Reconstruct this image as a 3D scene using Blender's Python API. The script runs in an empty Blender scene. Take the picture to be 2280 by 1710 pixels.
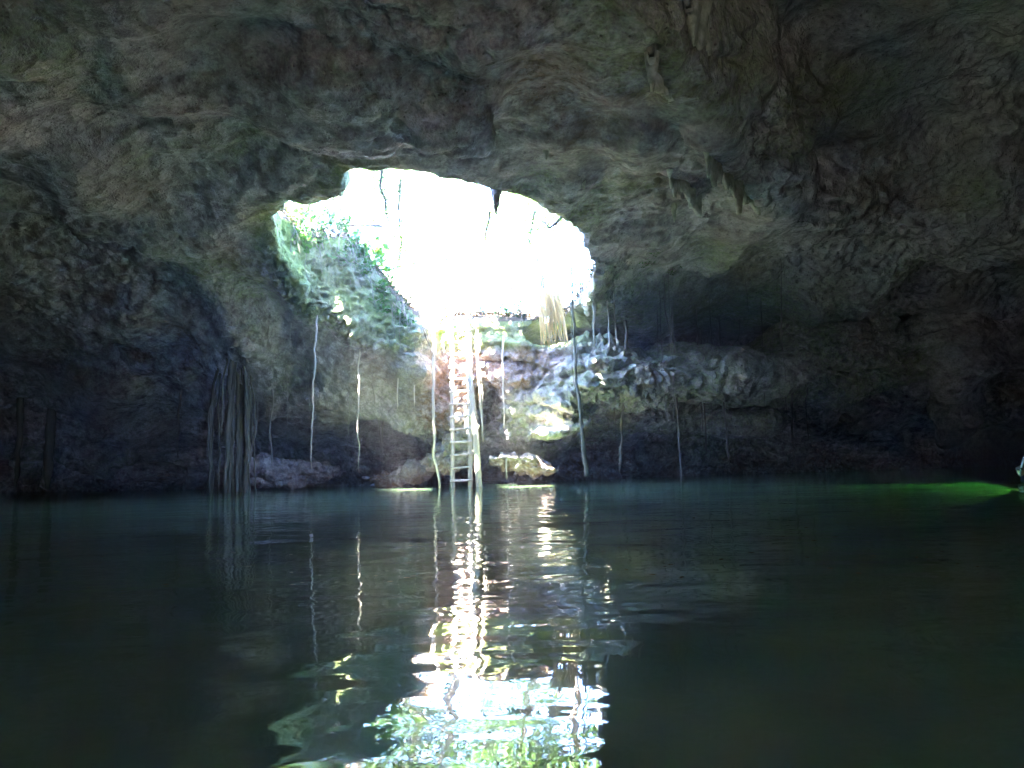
import bpy, math, random
import numpy as np
from mathutils import Vector, Matrix

random.seed(7)
RNG = np.random.default_rng(7)
scene = bpy.context.scene
COL = scene.collection
R = math.radians

# ------------------------------------------------------------------ camera
CAM = np.array([0.0, 0.0, 0.36])
FPX, W0, H0 = 1722.0, 2280.0, 1710.0
PITCH, ROLL = math.atan((1047 - 855) / FPX), R(1.5)
F_ = np.array([0, math.cos(PITCH), math.sin(PITCH)])
R0 = np.array([1.0, 0, 0]); U0 = np.array([0, -math.sin(PITCH), math.cos(PITCH)])
R_ = math.cos(ROLL) * R0 - math.sin(ROLL) * U0
U_ = math.sin(ROLL) * R0 + math.cos(ROLL) * U0
cam_d = bpy.data.cameras.new('camera'); cam = bpy.data.objects.new('camera', cam_d); COL.objects.link(cam)
cam_d.sensor_width = 36; cam_d.lens = 36 * FPX / W0
cam_d.clip_start = 0.05; cam_d.clip_end = 3000
cam.matrix_world = Matrix(((R_[0], U_[0], -F_[0], CAM[0]), (R_[1], U_[1], -F_[1], CAM[1]), (R_[2], U_[2], -F_[2], CAM[2]), (0, 0, 0, 1)))
scene.camera = cam

def P(u, v, y):
    d = F_ + R_ * ((u - 1140) / FPX) + U_ * ((855 - v) / FPX)
    return CAM + d * (y / d[1])

# ------------------------------------------------------------------ sky, sun, exposure
SUN_EL, SUN_AZ = R(60), R(25)          # the sun stands behind the viewer, a little to the left
SUNV = np.array([-math.sin(SUN_AZ) * math.cos(SUN_EL), -math.cos(SUN_AZ) * math.cos(SUN_EL), math.sin(SUN_EL)])
world = bpy.data.worlds.new('World'); scene.world = world; world.use_nodes = True
wn = world.node_tree; bg = wn.nodes['Background']
sky = wn.nodes.new('ShaderNodeTexSky'); sky.sky_type = 'NISHITA'; sky.sun_disc = False
sky.sun_elevation = SUN_EL; sky.sun_rotation = math.pi + SUN_AZ
sky.air_density = 0.9; sky.dust_density = 0.0; sky.ozone_density = 6.0; sky.altitude = 1500
wn.links.new(sky.outputs[0], bg.inputs[0]); bg.inputs[1].default_value = 0.08
sd = bpy.data.lights.new('sun', 'SUN'); sd.energy = 5.0; sd.angle = R(0.5); sd.color = (1.0, 0.95, 0.88)
sun = bpy.data.objects.new('sun', sd); COL.objects.link(sun)
sun.rotation_euler = Vector(SUNV).to_track_quat('Z', 'Y').to_euler(); sun.location = tuple(SUNV * 40)
vs = scene.view_settings
vs.view_transform = 'Standard'; vs.look = 'None'; vs.exposure = 7.5; vs.gamma = 1.0; vs.use_curve_mapping = False
cy = scene.cycles
cy.max_bounces = 9; cy.diffuse_bounces = 4; cy.glossy_bounces = 4; cy.transmission_bounces = 6; cy.volume_bounces = 0; cy.transparent_max_bounces = 8
cy.sample_clamp_indirect = 0.4; cy.use_adaptive_sampling = True; cy.adaptive_threshold = 0.025; cy.use_guiding = True; cy.guiding_training_samples = 96; cy.use_volume_guiding = False; cy.use_denoising = True; cy.caustics_reflective = False; cy.caustics_refractive = True

# ------------------------------------------------------------------ noise
_perm = np.random.default_rng(3).permutation(256).astype(np.int32); _perm = np.concatenate([_perm, _perm, _perm])
_g = np.random.default_rng(4).normal(size=(256, 3)); _g = (_g / np.linalg.norm(_g, axis=1)[:, None]).astype(np.float32)
def perlin(X, Y, Z):
    shp = np.broadcast(X, Y, Z).shape
    X = np.broadcast_to(np.asarray(X, np.float32), shp).ravel(); Y = np.broadcast_to(np.asarray(Y, np.float32), shp).ravel(); Z = np.broadcast_to(np.asarray(Z, np.float32), shp).ravel()
    xi = np.floor(X).astype(np.int32); yi = np.floor(Y).astype(np.int32); zi = np.floor(Z).astype(np.int32)
    fx = X - xi; fy = Y - yi; fz = Z - zi
    u = fx * fx * fx * (fx * (fx * 6 - 15) + 10); v = fy * fy * fy * (fy * (fy * 6 - 15) + 10); w = fz * fz * fz * (fz * (fz * 6 - 15) + 10)
    xi &= 255; yi &= 255; zi &= 255
    out = np.zeros_like(X)
    for dx in (0, 1):
        a = _perm[xi + dx]; wx = u if dx else 1 - u
        for dy in (0, 1):
            b = _perm[a + yi + dy]; wy = v if dy else 1 - v
            for dz in (0, 1):
                g = _g[_perm[b + zi + dz]]; wz = w if dz else 1 - w
                out += wx * wy * wz * (g[:, 0] * (fx - dx) + g[:, 1] * (fy - dy) + g[:, 2] * (fz - dz))
    return (out * 1.6).reshape(shp)
def sstep(a, b, x):
    t = np.clip((x - a) / (b - a), 0, 1); return t * t * (3 - 2 * t)
def smax(a, b, k):
    h = np.clip(0.5 + 0.5 * (a - b) / k, 0, 1); return b + (a - b) * h + k * h * (1 - h)
def smin(a, b, k): return -smax(-a, -b, k)

# ------------------------------------------------------------------ the cave's shape (metres, water level z = 0)
def wall_y(x):          # where the back wall comes down to its low lip
    return np.interp(x, [-24, -17, -11, -6, -3, -1, 1, 4, 8, 13, 20, 26], [27.5, 25.5, 22.5, 20.6, 19.3, 18.9, 19.2, 22.2, 24.4, 26.4, 28.3, 28.6])
def wall_d(x, y):
    x = np.asarray(x, float); y = np.asarray(y, float)
    d = wall_y(x) + 0.55 * perlin(x * 0.33, 0.5, 7.7) + 0.3 * perlin(x * 0.9, 3.5, 1.7) - y
    d = smin(d, x + 19.0, 2.0); d = smin(d, 20.0 - x, 2.0); d = smin(d, y + 10.5, 2.0)
    return d
def ceil_z(x, y):
    d = wall_d(x, y)
    lip = 0.85 + 0.65 * sstep(1.5, 3.5, np.abs(x + 0.2)) + 0.3 * perlin(x * 0.5, y * 0.2, 3.3)
    c = np.where(d > 0, lip + (5.6 - lip) * (1 - np.exp(-np.maximum(d, 0) / 2.9)), lip + np.minimum(0.3, -d * 1.2) - 0.18 * np.maximum(-d - 0.5, 0) - 2.0 * np.maximum(-d - 3.4, 0))
    amp = sstep(0, 5, d)
    c = c + amp * (0.34 * perlin(x * 0.27, y * 0.27, 2.2) + 0.2 * perlin(x * 0.62, y * 0.62, 9.1))
    # the alcove on the right: the ceiling steps up beyond a curtained edge
    side = (x - 1.7) * (13.0 - 8.6) / 5.16 - (y - 8.6) * (4.4 - 1.7) / 5.16
    side = side + 0.5 * perlin(x * 0.4, y * 0.4, 5.0)
    c = c + 2.1 * sstep(0.0, 0.9, side) * sstep(18.0, 14.8, y) * sstep(11.0, 7.5, side) * sstep(4.6, 6.0, np.hypot((x + 1.3) / 1.1, y - 15.6))
    c = c + 1.0 * np.exp(-((x - 5.8) / 3.2) ** 2 - ((y - 18.8) / 1.9) ** 2)      # roof raised here to let more light reach the ledge
    # the dark shallow alcove on the left
    c = c + 0.8 * np.exp(-((x + 9.5) / 2.2) ** 2 - ((y - 16.5) / 1.6) ** 2)
    c = c - 0.9 * np.exp(-((x + 6.4) / 0.55) ** 2 - ((y - 17.6) / 1.1) ** 2)
    return c
HOLE_C = (-1.4, 15.6)
def ground_base(x, y):
    far = sstep(3.0, 9.0, np.hypot(x - HOLE_C[0], y - HOLE_C[1]))
    g = 6.3 + 0.4 * far
    back = 4.15 + 0.15 * np.clip(y - 18.7, 0, 8)
    back = back + 1.65 * sstep(-2.1, -3.9, x) + 0.9 * sstep(1.1, 2.6, x)
    g = g + (back - g) * sstep(14.2, 16.4, y + 0.35 * np.clip(-x - 3, 0, 2))
    return g + 0.12 * perlin(x * 0.8, y * 0.8, 4.4)
def ground_z(x, y, _g=None):
    g = ground_base(x, y); x = np.asarray(x, float); y = np.asarray(y, float)
    away = sstep(3.6, 5.5, np.hypot((x + 1.3) / 1.1, (y - 16.6) / 1.0)) * sstep(1.0, 2.5, np.abs(x + 0.6) / 1.6 + np.clip(18 - y, 0, 3))
    return g + np.maximum(0, ceil_z(x, y) + 1.1 - g) * away
def floor_z(x, y):
    d = wall_d(x, y)
    fill_beach = 3.2 * sstep(-1.5, -5.0, y) * sstep(9, 4, np.abs(x))      # unseen rubble added behind the viewer to throw sunlight back as fill
    bounce_heap = fill_beach + 2.0 * np.exp(-((x + 0.7) / 2.3) ** 2 - ((y - 17.7) / 1.0) ** 2)      # rubble added just under water to bounce sun onto the ceiling
    return -2.7 + bounce_heap + 2.95 * sstep(0.2, -5.0, d) + 0.25 * perlin(x * 0.5, y * 0.5, 6.6) + 0.14 * perlin(x * 1.7, y * 1.7, 3.6)
def hit_ceiling(u, v):
    ys = np.arange(6, 24, 0.03)
    pts = np.array([P(u, v, t) for t in ys])
    c = ceil_z(pts[:, 0], pts[:, 1])
    i = np.argmax(pts[:, 2] >= c)
    return pts[i]
rim_px = [(615, 500), (655, 452), (700, 458), (760, 437), (803, 390), (870, 385), (940, 400), (1060, 432), (1120, 442), (1190, 466), (1245, 492), (1288, 525), (1308, 570), (1318, 630)]
rim = [hit_ceiling(*p)[:2] for p in rim_px]
rim += [P(1310, 660, 17.4)[:2], P(1262, 700, 18.35)[:2], P(1180, 700, 18.75)[:2], P(1090, 700, 18.8)[:2], P(985, 700, 18.8)[:2]]
rim += [hit_ceiling(*p)[:2] for p in [(930, 800), (865, 765), (800, 728), (740, 695), (690, 668), (650, 610), (620, 560)]]
rim = np.array(rim)
print('RIM', np.round(rim, 2).tolist())

VOX = 0.15
def lookup(grid, x, y):
    fx = np.clip((np.asarray(x) - gx[0]) / VOX, 0, len(gx) - 1.001); fy = np.clip((np.asarray(y) - gy[0]) / VOX, 0, len(gy) - 1.001)
    i = fx.astype(int); j = fy.astype(int); a = fx - i; b = fy - j
    return (grid[i, j] * (1 - a) + grid[i + 1, j] * a) * (1 - b) + (grid[i, j + 1] * (1 - a) + grid[i + 1, j + 1] * a) * b
def gz_at(x, y): return lookup(G2, x, y)
def hd_at(x, y): return lookup(HD2, x, y)
gx = np.arange(-23.5, 25.0, VOX); gy = np.arange(-14.0, 32.6, VOX); gz = np.arange(-3.4, 9.6, VOX)
X2, Y2 = np.meshgrid(gx, gy, indexing='ij')
C2 = ceil_z(X2, Y2).astype(np.float32); G2 = ground_z(X2, Y2).astype(np.float32); F2 = floor_z(X2, Y2).astype(np.float32); D2 = wall_d(X2, Y2).astype(np.float32)
Z1 = gz.astype(np.float32)[None, None, :]
rock = smax(Z1 - C2[:, :, None], F2[:, :, None] - Z1, 0.25)         # > 0 inside the rock
X3 = X2[:, :, None].astype(np.float32); Y3 = Y2[:, :, None].astype(np.float32)
def window(c, r):
    s = []
    for g, cc, rr in zip((gx, gy, gz), c, r):
        a = np.searchsorted(g, cc - rr - 0.8); b = np.searchsorted(g, cc + rr + 0.8); s.append(slice(max(0, a), max(b, a + 1)))
    return tuple(s)
def ell(c, r, s, rot=0.0):
    x = gx[s[0]][:, None, None] - c[0]; y = gy[s[1]][None, :, None] - c[1]; z = gz[s[2]][None, None, :] - c[2]
    if rot: x, y = x * math.cos(rot) + y * math.sin(rot), -x * math.sin(rot) + y * math.cos(rot)
    k = np.sqrt((x / r[0]) ** 2 + (y / r[1]) ** 2 + (z / r[2]) ** 2)
    return ((1 - k) * min(r)).astype(np.float32)
def add_blob(c, r, k=0.25, rot=0.0):
    s = window(c, (max(r),) * 3 if rot else r); rock[s] = smax(rock[s], ell(c, r, s, rot), k)
def carve(c, r, k=0.2, rot=0.0):
    s = window(c, (max(r),) * 3 if rot else r); rock[s] = smin(rock[s], -ell(c, r, s, rot), k)
# ledge running along the right wall
lx = np.array([1.3, 2.6, 4.2, 6.0, 7.8, 9.6, 11.0, 12.3]); ly = np.array([19.2, 19.8, 20.5, 21.2, 22.0, 22.8, 23.5, 24.3]); lz = np.array([2.55, 2.7, 2.75, 2.85, 2.95, 3.0, 3.15, 3.5])
for i, t in enumerate(np.linspace(0, 7, 40)):
    k = min(6, int(t)); f = t - k
    x, y, z = (lx[k] * (1 - f) + lx[k + 1] * f, ly[k] * (1 - f) + ly[k + 1] * f, lz[k] * (1 - f) + lz[k + 1] * f)
    j = random.uniform(-0.2, 0.2)
    if i % 2 == 0: carve((x - 0.2, y + 0.3, z + 1.15), (0.9, 1.9, 0.5), 0.3, 0.4)
    carve((x, y + 0.2, z - 1.45 + j), (0.8, 1.5, 0.7), 0.3, 0.4)
for i, t in enumerate(np.linspace(0, 7, 40)):
    k = min(6, int(t)); f = t - k
    x, y, z = (lx[k] * (1 - f) + lx[k + 1] * f, ly[k] * (1 - f) + ly[k + 1] * f, lz[k] * (1 - f) + lz[k + 1] * f)
    j = random.uniform(-0.18, 0.18)
    add_blob((x, y + j, z + j * 0.5), (0.75, 1.25, 0.62 + random.uniform(-0.1, 0.22)), 0.3, 0.4)
# mound at the ledge's far end, dark arch, pale wall, void on the far right
for u, v, y, r in [(1790, 790, 22.4, (1.2, 1.1, 1.0)), (1860, 745, 22.6, (0.9, 0.9, 0.8)), (1720, 815, 22.0, (0.9, 0.9, 0.7)), (1920, 720, 23.2, (0.8, 0.9, 0.6)),
                   (2100, 790, 23.0, (1.5, 1.5, 1.3)), (2110, 880, 24.0, (1.1, 1.0, 1.5)), (2230, 760, 24.0, (2.0, 1.6, 1.6))]:
    add_blob(P(u, v, y), r, 0.35)
for u, v, y, r in [(1965, 925, 25.2, (1.35, 2.6, 1.9)), (2240, 950, 26.0, (2.2, 2.6, 1.1)), (1600, 985, 24.6, (2.8, 2.6, 0.6)), (1340, 985, 19.9, (1.1, 1.6, 0.7)), (1090, 930, 19.5, (0.42, 1.2, 1.0))]:
    carve(P(u, v, y), r, 0.25)
for u, v, y, r in [(1965, 985, 26.6, (0.9, 0.9, 0.5)), (1640, 940, 23.4, (1.9, 0.8, 0.35))]:
    add_blob(P(u, v, y), r, 0.3)
# hollows and pillars along the left bank
for u, v, y, r in [(120, 990, 26.0, (0.75, 1.6, 1.3)), (20, 970, 26.5, (0.7, 1.4, 1.3)), (380, 955, 22.6, (1.9, 2.2, 0.55)), (640, 985, 20.6, (1.0, 1.8, 0.6)), (330, 790, 21.4, (0.8, 1.2, 0.55)), (250, 720, 21.0, (1.1, 1.2, 0.5)), (850, 985, 20.2, (0.9, 1.3, 0.5))]:
    carve(P(u, v, y), r, 0.25)
for u, v, y, r in [(70, 960, 25.6, (0.28, 0.3, 1.6)), (210, 1000, 24.8, (1.2, 0.6, 0.8)), (330, 1055, 23.4, (1.2, 0.7, 0.35)), (520, 720, 19.4, (0.42, 0.5, 0.9)), (700, 1050, 21.4, (1.0, 0.6, 0.3)), (880, 1062, 20.2, (0.9, 0.5, 0.25)), (600, 1060, 21, (0.8, 0.5, 0.3))]:
    add_blob(P(u, v, y), r, 0.25)
# bosses hanging from the ceiling
for u, v, y, r in [(1035, 235, 10.4, (0.62, 0.66, 0.58)), (1070, 292, 10.5, (0.27, 0.3, 0.45)), (975, 245, 10.3, (0.42, 0.45, 0.55)), (1225, 250, 11.2, (0.5, 0.55, 0.65)), (1160, 260, 11.3, (0.32, 0.4, 0.38)), (1380, 120, 9.2, (0.35, 1.0, 0.3)), (620, 330, 12.8, (0.9, 0.6, 0.4)), (420, 520, 15.0, (0.9, 0.8, 0.5)), (1420, 330, 11.8, (0.5, 1.0, 0.35)), (1360, 160, 9.5, (0.4, 0.8, 0.3)), (760, 200, 9.6, (0.9, 0.5, 0.3))]:
    add_blob(P(u, v, y), r, 0.3)
RIDGE = np.array([hit_ceiling(u, v) for u, v in [(1430, 95), (1470, 150), (1520, 200), (1560, 240), (1590, 300), (1620, 360), (1660, 420), (1695, 465)]])
for k, p in enumerate(np.concatenate([RIDGE, (RIDGE[1:] + RIDGE[:-1]) / 2])):
    add_blob(p + [0.05, 0, 0.08], (0.2 + 0.06 * (k % 3), 0.32, 0.26 + 0.08 * (k % 2)), 0.2)
for u, v in [(1650, 130), (1660, 175), (1500, 330), (1540, 420), (1575, 500), (1610, 580)]:
    add_blob(hit_ceiling(u, v), (0.16, 0.3, 0.24), 0.2)
# the shaft of the roof opening
def poly_sdf(px, py, poly):
    d = np.full(px.shape, 1e9); s = np.ones(px.shape)
    n = len(poly)
    for i in range(n):
        a = poly[i]; b = poly[i - 1]
        ex, ey = b[0] - a[0], b[1] - a[1]; wx, wy = px - a[0], py - a[1]
        t = np.clip((wx * ex + wy * ey) / (ex * ex + ey * ey + 1e-9), 0, 1)
        d = np.minimum(d, (wx - ex * t) ** 2 + (wy - ey * t) ** 2)
        c1 = py >= a[1]; c2 = py < b[1]; c3 = ex * wy > ey * wx
        s = np.where((c1 & c2 & c3) | (~c1 & ~c2 & ~c3), -s, s)
    return s * np.sqrt(d)          # < 0 inside
HD2 = poly_sdf(X2, Y2, rim).astype(np.float32)
G2 = np.where(HD2 > 0.15, np.maximum(G2, C2 + 0.2 + 0.8 * sstep(0.15, 1.2, HD2)), G2).astype(np.float32)
sh = HD2 + 0.1 * perlin(X2 * 1.6, Y2 * 1.6, 8.8)
shaft = np.maximum(sh[:, :, None] - 0.12 * np.clip(Z1 - 5.2, 0, 3), 1.0 - Z1)
rock = smin(rock, shaft, 0.12)
back = (np.hypot((X2 - 0.5) / 1.25, Y2 + 7.4) - 0.85 + 0.35 * perlin(X2 * 0.7, Y2 * 0.7, 1.9)).astype(np.float32)      # made-up second opening behind the viewer, added to lift the shadows
rock = smin(rock, np.maximum(back[:, :, None], 1.5 - Z1), 0.15)
# earthy wall and stones behind the ladder
for u, v, y, r in [(1100, 775, 18.75, (0.42, 0.35, 0.3)), (1165, 780, 18.65, (0.4, 0.4, 0.32)), (1215, 800, 18.8, (0.4, 0.4, 0.35)), (1010, 770, 18.9, (0.5, 0.3, 0.5)), (1060, 735, 18.85, (0.5, 0.35, 0.3)), (1150, 840, 18.8, (0.55, 0.4, 0.2)),
                   (1235, 905, 18.9, (0.75, 0.7, 0.42)), (1215, 965, 18.5, (0.6, 0.5, 0.22)), (1280, 950, 18.9, (0.5, 0.5, 0.25)), (1150, 1020, 18.6, (0.65, 0.5, 0.17)), (1200, 1042, 18.7, (0.6, 0.5, 0.14)), (1000, 1020, 19.1, (0.7, 0.4, 0.45)), (925, 760, 18.7, (0.3, 0.4, 0.4)),
                   (1300, 860, 19.2, (0.8, 0.6, 0.5))]:
    add_blob(P(u, v, y), r, 0.15)
rock[:5] = np.maximum(rock[:5], 0.2); rock[-5:] = np.maximum(rock[-5:], 0.2); rock[:, :5] = np.maximum(rock[:, :5], 0.2); rock[:, -5:] = np.maximum(rock[:, -5:], 0.2)
rock = np.minimum(rock, G2[:, :, None] - Z1).astype(np.float32)

def surface_nets(v, gx, gy, gz):
    s = v > 0; nx, ny, nz = v.shape
    cnt = np.zeros((nx - 1, ny - 1, nz - 1), np.uint8)
    for a in (0, 1):
        for b in (0, 1):
            for c in (0, 1): cnt += s[a:nx - 1 + a, b:ny - 1 + b, c:nz - 1 + c]
    I, J, K = np.nonzero((cnt > 0) & (cnt < 8))
    idx = np.full(cnt.shape, -1, np.int32); idx[I, J, K] = np.arange(len(I))
    corn = np.array([(a, b, c) for a in (0, 1) for b in (0, 1) for c in (0, 1)])
    val = np.stack([v[I + a, J + b, K + c] for a, b, c in corn], 1)
    acc = np.zeros((len(I), 3)); n = np.zeros(len(I))
    for p in range(8):
        for q in range(p + 1, 8):
            if np.abs(corn[p] - corn[q]).sum() != 1: continue
            m = (val[:, p] > 0) != (val[:, q] > 0)
            t = val[m, p] / (val[m, p] - val[m, q])
            acc[m] += corn[p] + t[:, None] * (corn[q] - corn[p]); n[m] += 1
    pos = acc / n[:, None]
    V = np.stack([gx[0] + (I + pos[:, 0]) * VOX, gy[0] + (J + pos[:, 1]) * VOX, gz[0] + (K + pos[:, 2]) * VOX], 1)
    faces = []
    for ax in range(3):
        a0 = [slice(1, -1)] * 3; a0[ax] = slice(0, -1)
        a1 = [slice(1, -1)] * 3; a1[ax] = slice(1, None)
        s0 = s[tuple(a0)]; s1 = s[tuple(a1)]
        i, j, k = np.nonzero(s0 != s1); flip = s0[i, j, k]
        o = [i, j, k]
        for t in range(3):
            if t != ax: o[t] = o[t] + 1
        b1, b2 = (ax + 1) % 3, (ax + 2) % 3
        def cell(p, q):
            c = [o[0].copy(), o[1].copy(), o[2].copy()]; c[b1] -= p; c[b2] -= q
            return idx[c[0], c[1], c[2]]
        f = np.stack([cell(1, 1), cell(0, 1), cell(0, 0), cell(1, 0)], 1)
        f[~flip] = f[~flip][:, ::-1]
        faces.append(f)
    return V, np.concatenate(faces)
V, Fq = surface_nets(rock, gx, gy, gz)
Fq = Fq[(Fq >= 0).all(1)]

def project(V):
    d = V - CAM; w = d @ F_
    w = np.where(np.abs(w) < 1e-3, 1e-3, w)
    return 1140 + FPX * (d @ R_) / w, 855 - FPX * (d @ U_) / w, w
def in_view(V, mu=420, mt=380, mb=220):
    u, v, w = project(V)
    return (w > 2.0) & (u > -mu) & (u < W0 + mu) & (v > -mt) & (v < 1120 + mb) & (V[:, 2] > -0.35) & (np.hypot(V[:, 0], V[:, 1]) < 36)
def laplace(V, Fq, fixed, n, lam=0.5):
    for _ in range(n):
        acc = np.zeros_like(V); cnt = np.zeros(len(V))
        for a, b in ((0, 1), (1, 2), (2, 3), (3, 0)):
            for p, q in ((a, b), (b, a)):
                for c in range(3): acc[:, c] += np.bincount(Fq[:, p], V[Fq[:, q], c], len(V))
                cnt += np.bincount(Fq[:, p], minlength=len(V))
        m = (cnt > 0) & ~fixed
        V[m] += lam * (acc[m] / cnt[m][:, None] - V[m])
    return V
def subdivide(V, Fq, sel):
    Fs = Fq[sel]; keep = Fq[~sel]
    E = np.stack([Fs, np.roll(Fs, -1, 1)], 2).reshape(-1, 2); E = np.sort(E, 1)
    key = E[:, 0].astype(np.int64) * len(V) + E[:, 1]
    uk, inv = np.unique(key, return_inverse=True)
    a = uk // len(V); b = uk % len(V)
    n0 = len(V); mid = (V[a] + V[b]) / 2; cen = V[Fs].mean(1)
    em = inv.reshape(-1, 4) + n0; fc = np.arange(len(Fs)) + n0 + len(uk)
    Vn = np.concatenate([V, mid, cen])
    q = [np.stack([Fs[:, k], em[:, k], fc, em[:, k - 1]], 1) for k in range(4)]
    return Vn, np.concatenate([keep] + q), len(keep)
def normals(V, Fq):
    n = np.cross(V[Fq[:, 2]] - V[Fq[:, 0]], V[Fq[:, 3]] - V[Fq[:, 1]])
    N = np.zeros_like(V)
    for k in range(4):
        for c in range(3): N[:, c] += np.bincount(Fq[:, k], n[:, c], len(V))
    return N / (np.linalg.norm(N, axis=1)[:, None] + 1e-12)

V = laplace(V, Fq, np.zeros(len(V), bool), 1, 0.5)
nk = 0; refined = None
top = np.abs(gz_at(V[:, 0], V[:, 1]) - V[:, 2]) < 0.16
for level in range(2):
    inv_ = in_view(V, 420 - 60 * level, 380 - 60 * level) & ~(np.abs(gz_at(V[:, 0], V[:, 1]) - V[:, 2]) < 0.10)
    sel = inv_[Fq].all(1)
    V, Fq, nk = subdivide(V, Fq, sel)
    use = np.zeros(len(V), bool); use[Fq[nk:].ravel()] = True
    bnd = np.zeros(len(V), bool); bnd[Fq[:nk].ravel()] = True
    # vertices on open edges of the fine part stay where they are
    E = np.sort(np.stack([Fq[nk:], np.roll(Fq[nk:], -1, 1)], 2).reshape(-1, 2), 1); key = E[:, 0].astype(np.int64) * len(V) + E[:, 1]
    uk, c = np.unique(key, return_counts=True); op = uk[c == 1]; bnd[op // len(V)] = True; bnd[op % len(V)] = True
    fixed = ~use | bnd
    V = laplace(V, Fq[nk:], fixed, 2, 0.5)
N = normals(V, Fq)
# relief: lumps, pits and scallops, fading out to the coarse mesh outside the view
x, y, z = V[:, 0], V[:, 1], V[:, 2]
ok = use & ~bnd
fade = np.zeros(len(V)); vv = V[ok]; xx, yy, zz = vv.T
u_, v_, w_ = project(vv)
f = sstep(-330, -200, u_) * sstep(W0 + 330, W0 + 200, u_) * sstep(-290, -180, v_) * sstep(-0.3, -0.15, zz) * sstep(2.2, 3.0, w_)
topd = np.abs(gz_at(xx, yy) - zz); f = f * sstep(0.1, 0.5, topd)
wx = xx + 0.25 * perlin(xx * 0.9, yy * 0.9, zz * 0.9 + 3); wz = zz + 0.25 * perlin(xx * 0.9 + 7, yy * 0.9, zz * 0.9)
n1 = perlin(wx * 0.95, yy * 0.95, wz * 1.2); n2 = perlin(wx * 2.3 + 9, yy * 2.3, wz * 2.9); n3 = perlin(wx * 5.1, yy * 5.1 + 4, wz * 6.5); n4 = perlin(wx * 11, yy * 11, wz * 13)
soft = sstep(-0.3, 0.4, perlin(xx * 0.22 + 5, yy * 0.22, zz * 0.3))          # some stretches are smoother, some rugged
rug = 0.28 + 0.8 * soft
ledge = np.exp(-((yy - np.interp(xx, lx, ly)) / 1.6) ** 2) * sstep(0.8, 2.0, xx) * sstep(13.5, 12, xx) * sstep(1.4, 2.0, zz) * sstep(4.3, 3.6, zz)
sm = sstep(-9.5, -8.0, xx) * sstep(-2.2, -3.2, xx) * sstep(1.0, 1.4, zz) * sstep(18.0, 18.6, yy); rug = rug * (1 - 0.6 * sm)
rug = rug + 0.6 * ledge
low = sstep(1.4, 0.6, zz); rug = rug + 0.35 * low
slabm = sstep(0.9, 0.2, lookup(HD2, xx, yy)) * sstep(-1.7, -2.4, xx) * sstep(2.8, 3.4, zz) * sstep(14.6, 15.4, yy)
rug = rug + 0.5 * slabm
st = perlin(wx * 0.5, yy * 0.5, wz * 3.4 + 1.2 * n1); steep = sstep(0.85, 0.5, np.abs(N[ok][:, 2]))
n0 = perlin(wx * 0.42 + 2, yy * 0.42, wz * 0.6)
ceilm = sstep(-0.3, -0.75, N[ok][:, 2]) * sstep(3.2, 4.4, zz); rug = rug * (1 - 0.1 * ceilm)
disp = 0.45 * n0 * sstep(0.3, 1.5, lookup(HD2, xx, yy)) + 0.2 * n1 + steep * (1 - 0.6 * slabm) * (1 - 0.8 * sm) * (0.09 * (sstep(-0.12, 0.12, st) - 0.5)) + rug * (0.2 * (np.abs(n2) - 0.3) + 0.08 * (np.abs(n3) - 0.3) + 0.03 * n4) + slabm * (0.12 * np.abs(n3) + 0.05 * n4)
near_hole = np.exp(-(hd_at(xx, yy) / 0.35) ** 2) * sstep(4.2, 5.0, zz) * (yy < 16.5)
disp = disp * (1 - 0.55 * near_hole)
disp = disp * f
V[ok] += N[ok] * disp[:, None]
N = normals(V, Fq)

# rock colour masks: algae, red earth, calcite, and tones standing in for light
A_moss = np.zeros(len(V), np.float32); A_soil = np.zeros(len(V), np.float32); A_pale = np.zeros(len(V), np.float32)
x, y, z = V.T
hd = hd_at(x, y)
mn = perlin(x * 0.8, y * 0.8, z * 0.8 + 11) * 0.6 + perlin(x * 2.5, y * 2.5, z * 2.5) * 0.4
slab = sstep(0.75, 0.1, hd) * sstep(-1.9, -2.5, x) * sstep(3.0, 3.5, z)
A_moss = np.clip(1.3 * slab + 0.75 * np.exp(-np.clip(hd, 0, 9) / 1.3) * sstep(6.2, 3.5, z + 0.25 * (17 - y)) + 0.95 * np.exp(-((y - np.interp(x, lx, ly)) / 1.7) ** 2) * sstep(0.8, 2.4, x) * sstep(14, 11, x) * sstep(1.2, 2.2, z) + 0.9 * mn * sstep(7, 0.5, hd) + 0.8 * sstep(0.05, 0.5, perlin(x * 0.35, y * 0.35 + 4, z * 0.5)), 0, 1)
A_soil = np.clip(2.2 * np.exp(-((x - 0.0) / 1.5) ** 2 - ((y - 18.9) / 0.9) ** 2 - ((z - 3.1) / 0.8) ** 2) + 0.7 * np.exp(-((x + 1.9) / 0.7) ** 2 - ((y - 19.1) / 0.9) ** 2 - ((z - 2.2) / 1.2) ** 2) + 0.8 * np.exp(-((x - 0.0) / 1.0) ** 2 - ((y - 18.8) / 0.9) ** 2 - ((z - 0.5) / 0.4) ** 2) + 0.7 * sstep(0.9, 0.2, z) + 0.5 * sstep(0.1, 0.6, perlin(x * 0.45 + 3, y * 0.45, z * 0.6)), 0, 1)
A_moss = np.clip(A_moss + 1.1 * np.exp(-((x - 2.0) / 1.4) ** 2 - ((z - 2.9) / 1.0) ** 2) * sstep(17.5, 18.3, y) + 0.7 * np.exp(-((x - 0.9) / 0.8) ** 2 - ((z - 1.3) / 0.8) ** 2) * sstep(17.5, 18.0, y), 0, 1)
A_moss = A_moss * (1 - 0.8 * A_soil)
bank = sstep(3.15, 3.4, z) * sstep(18.0, 18.4, y) * sstep(-2.4, -1.9, x) * sstep(2.2, 1.8, x)
A_dark = ((slab + bank).clip(0, 1) * np.clip(0.75 + 0.5 * mn, 0, 1)).astype(np.float32)
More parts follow.
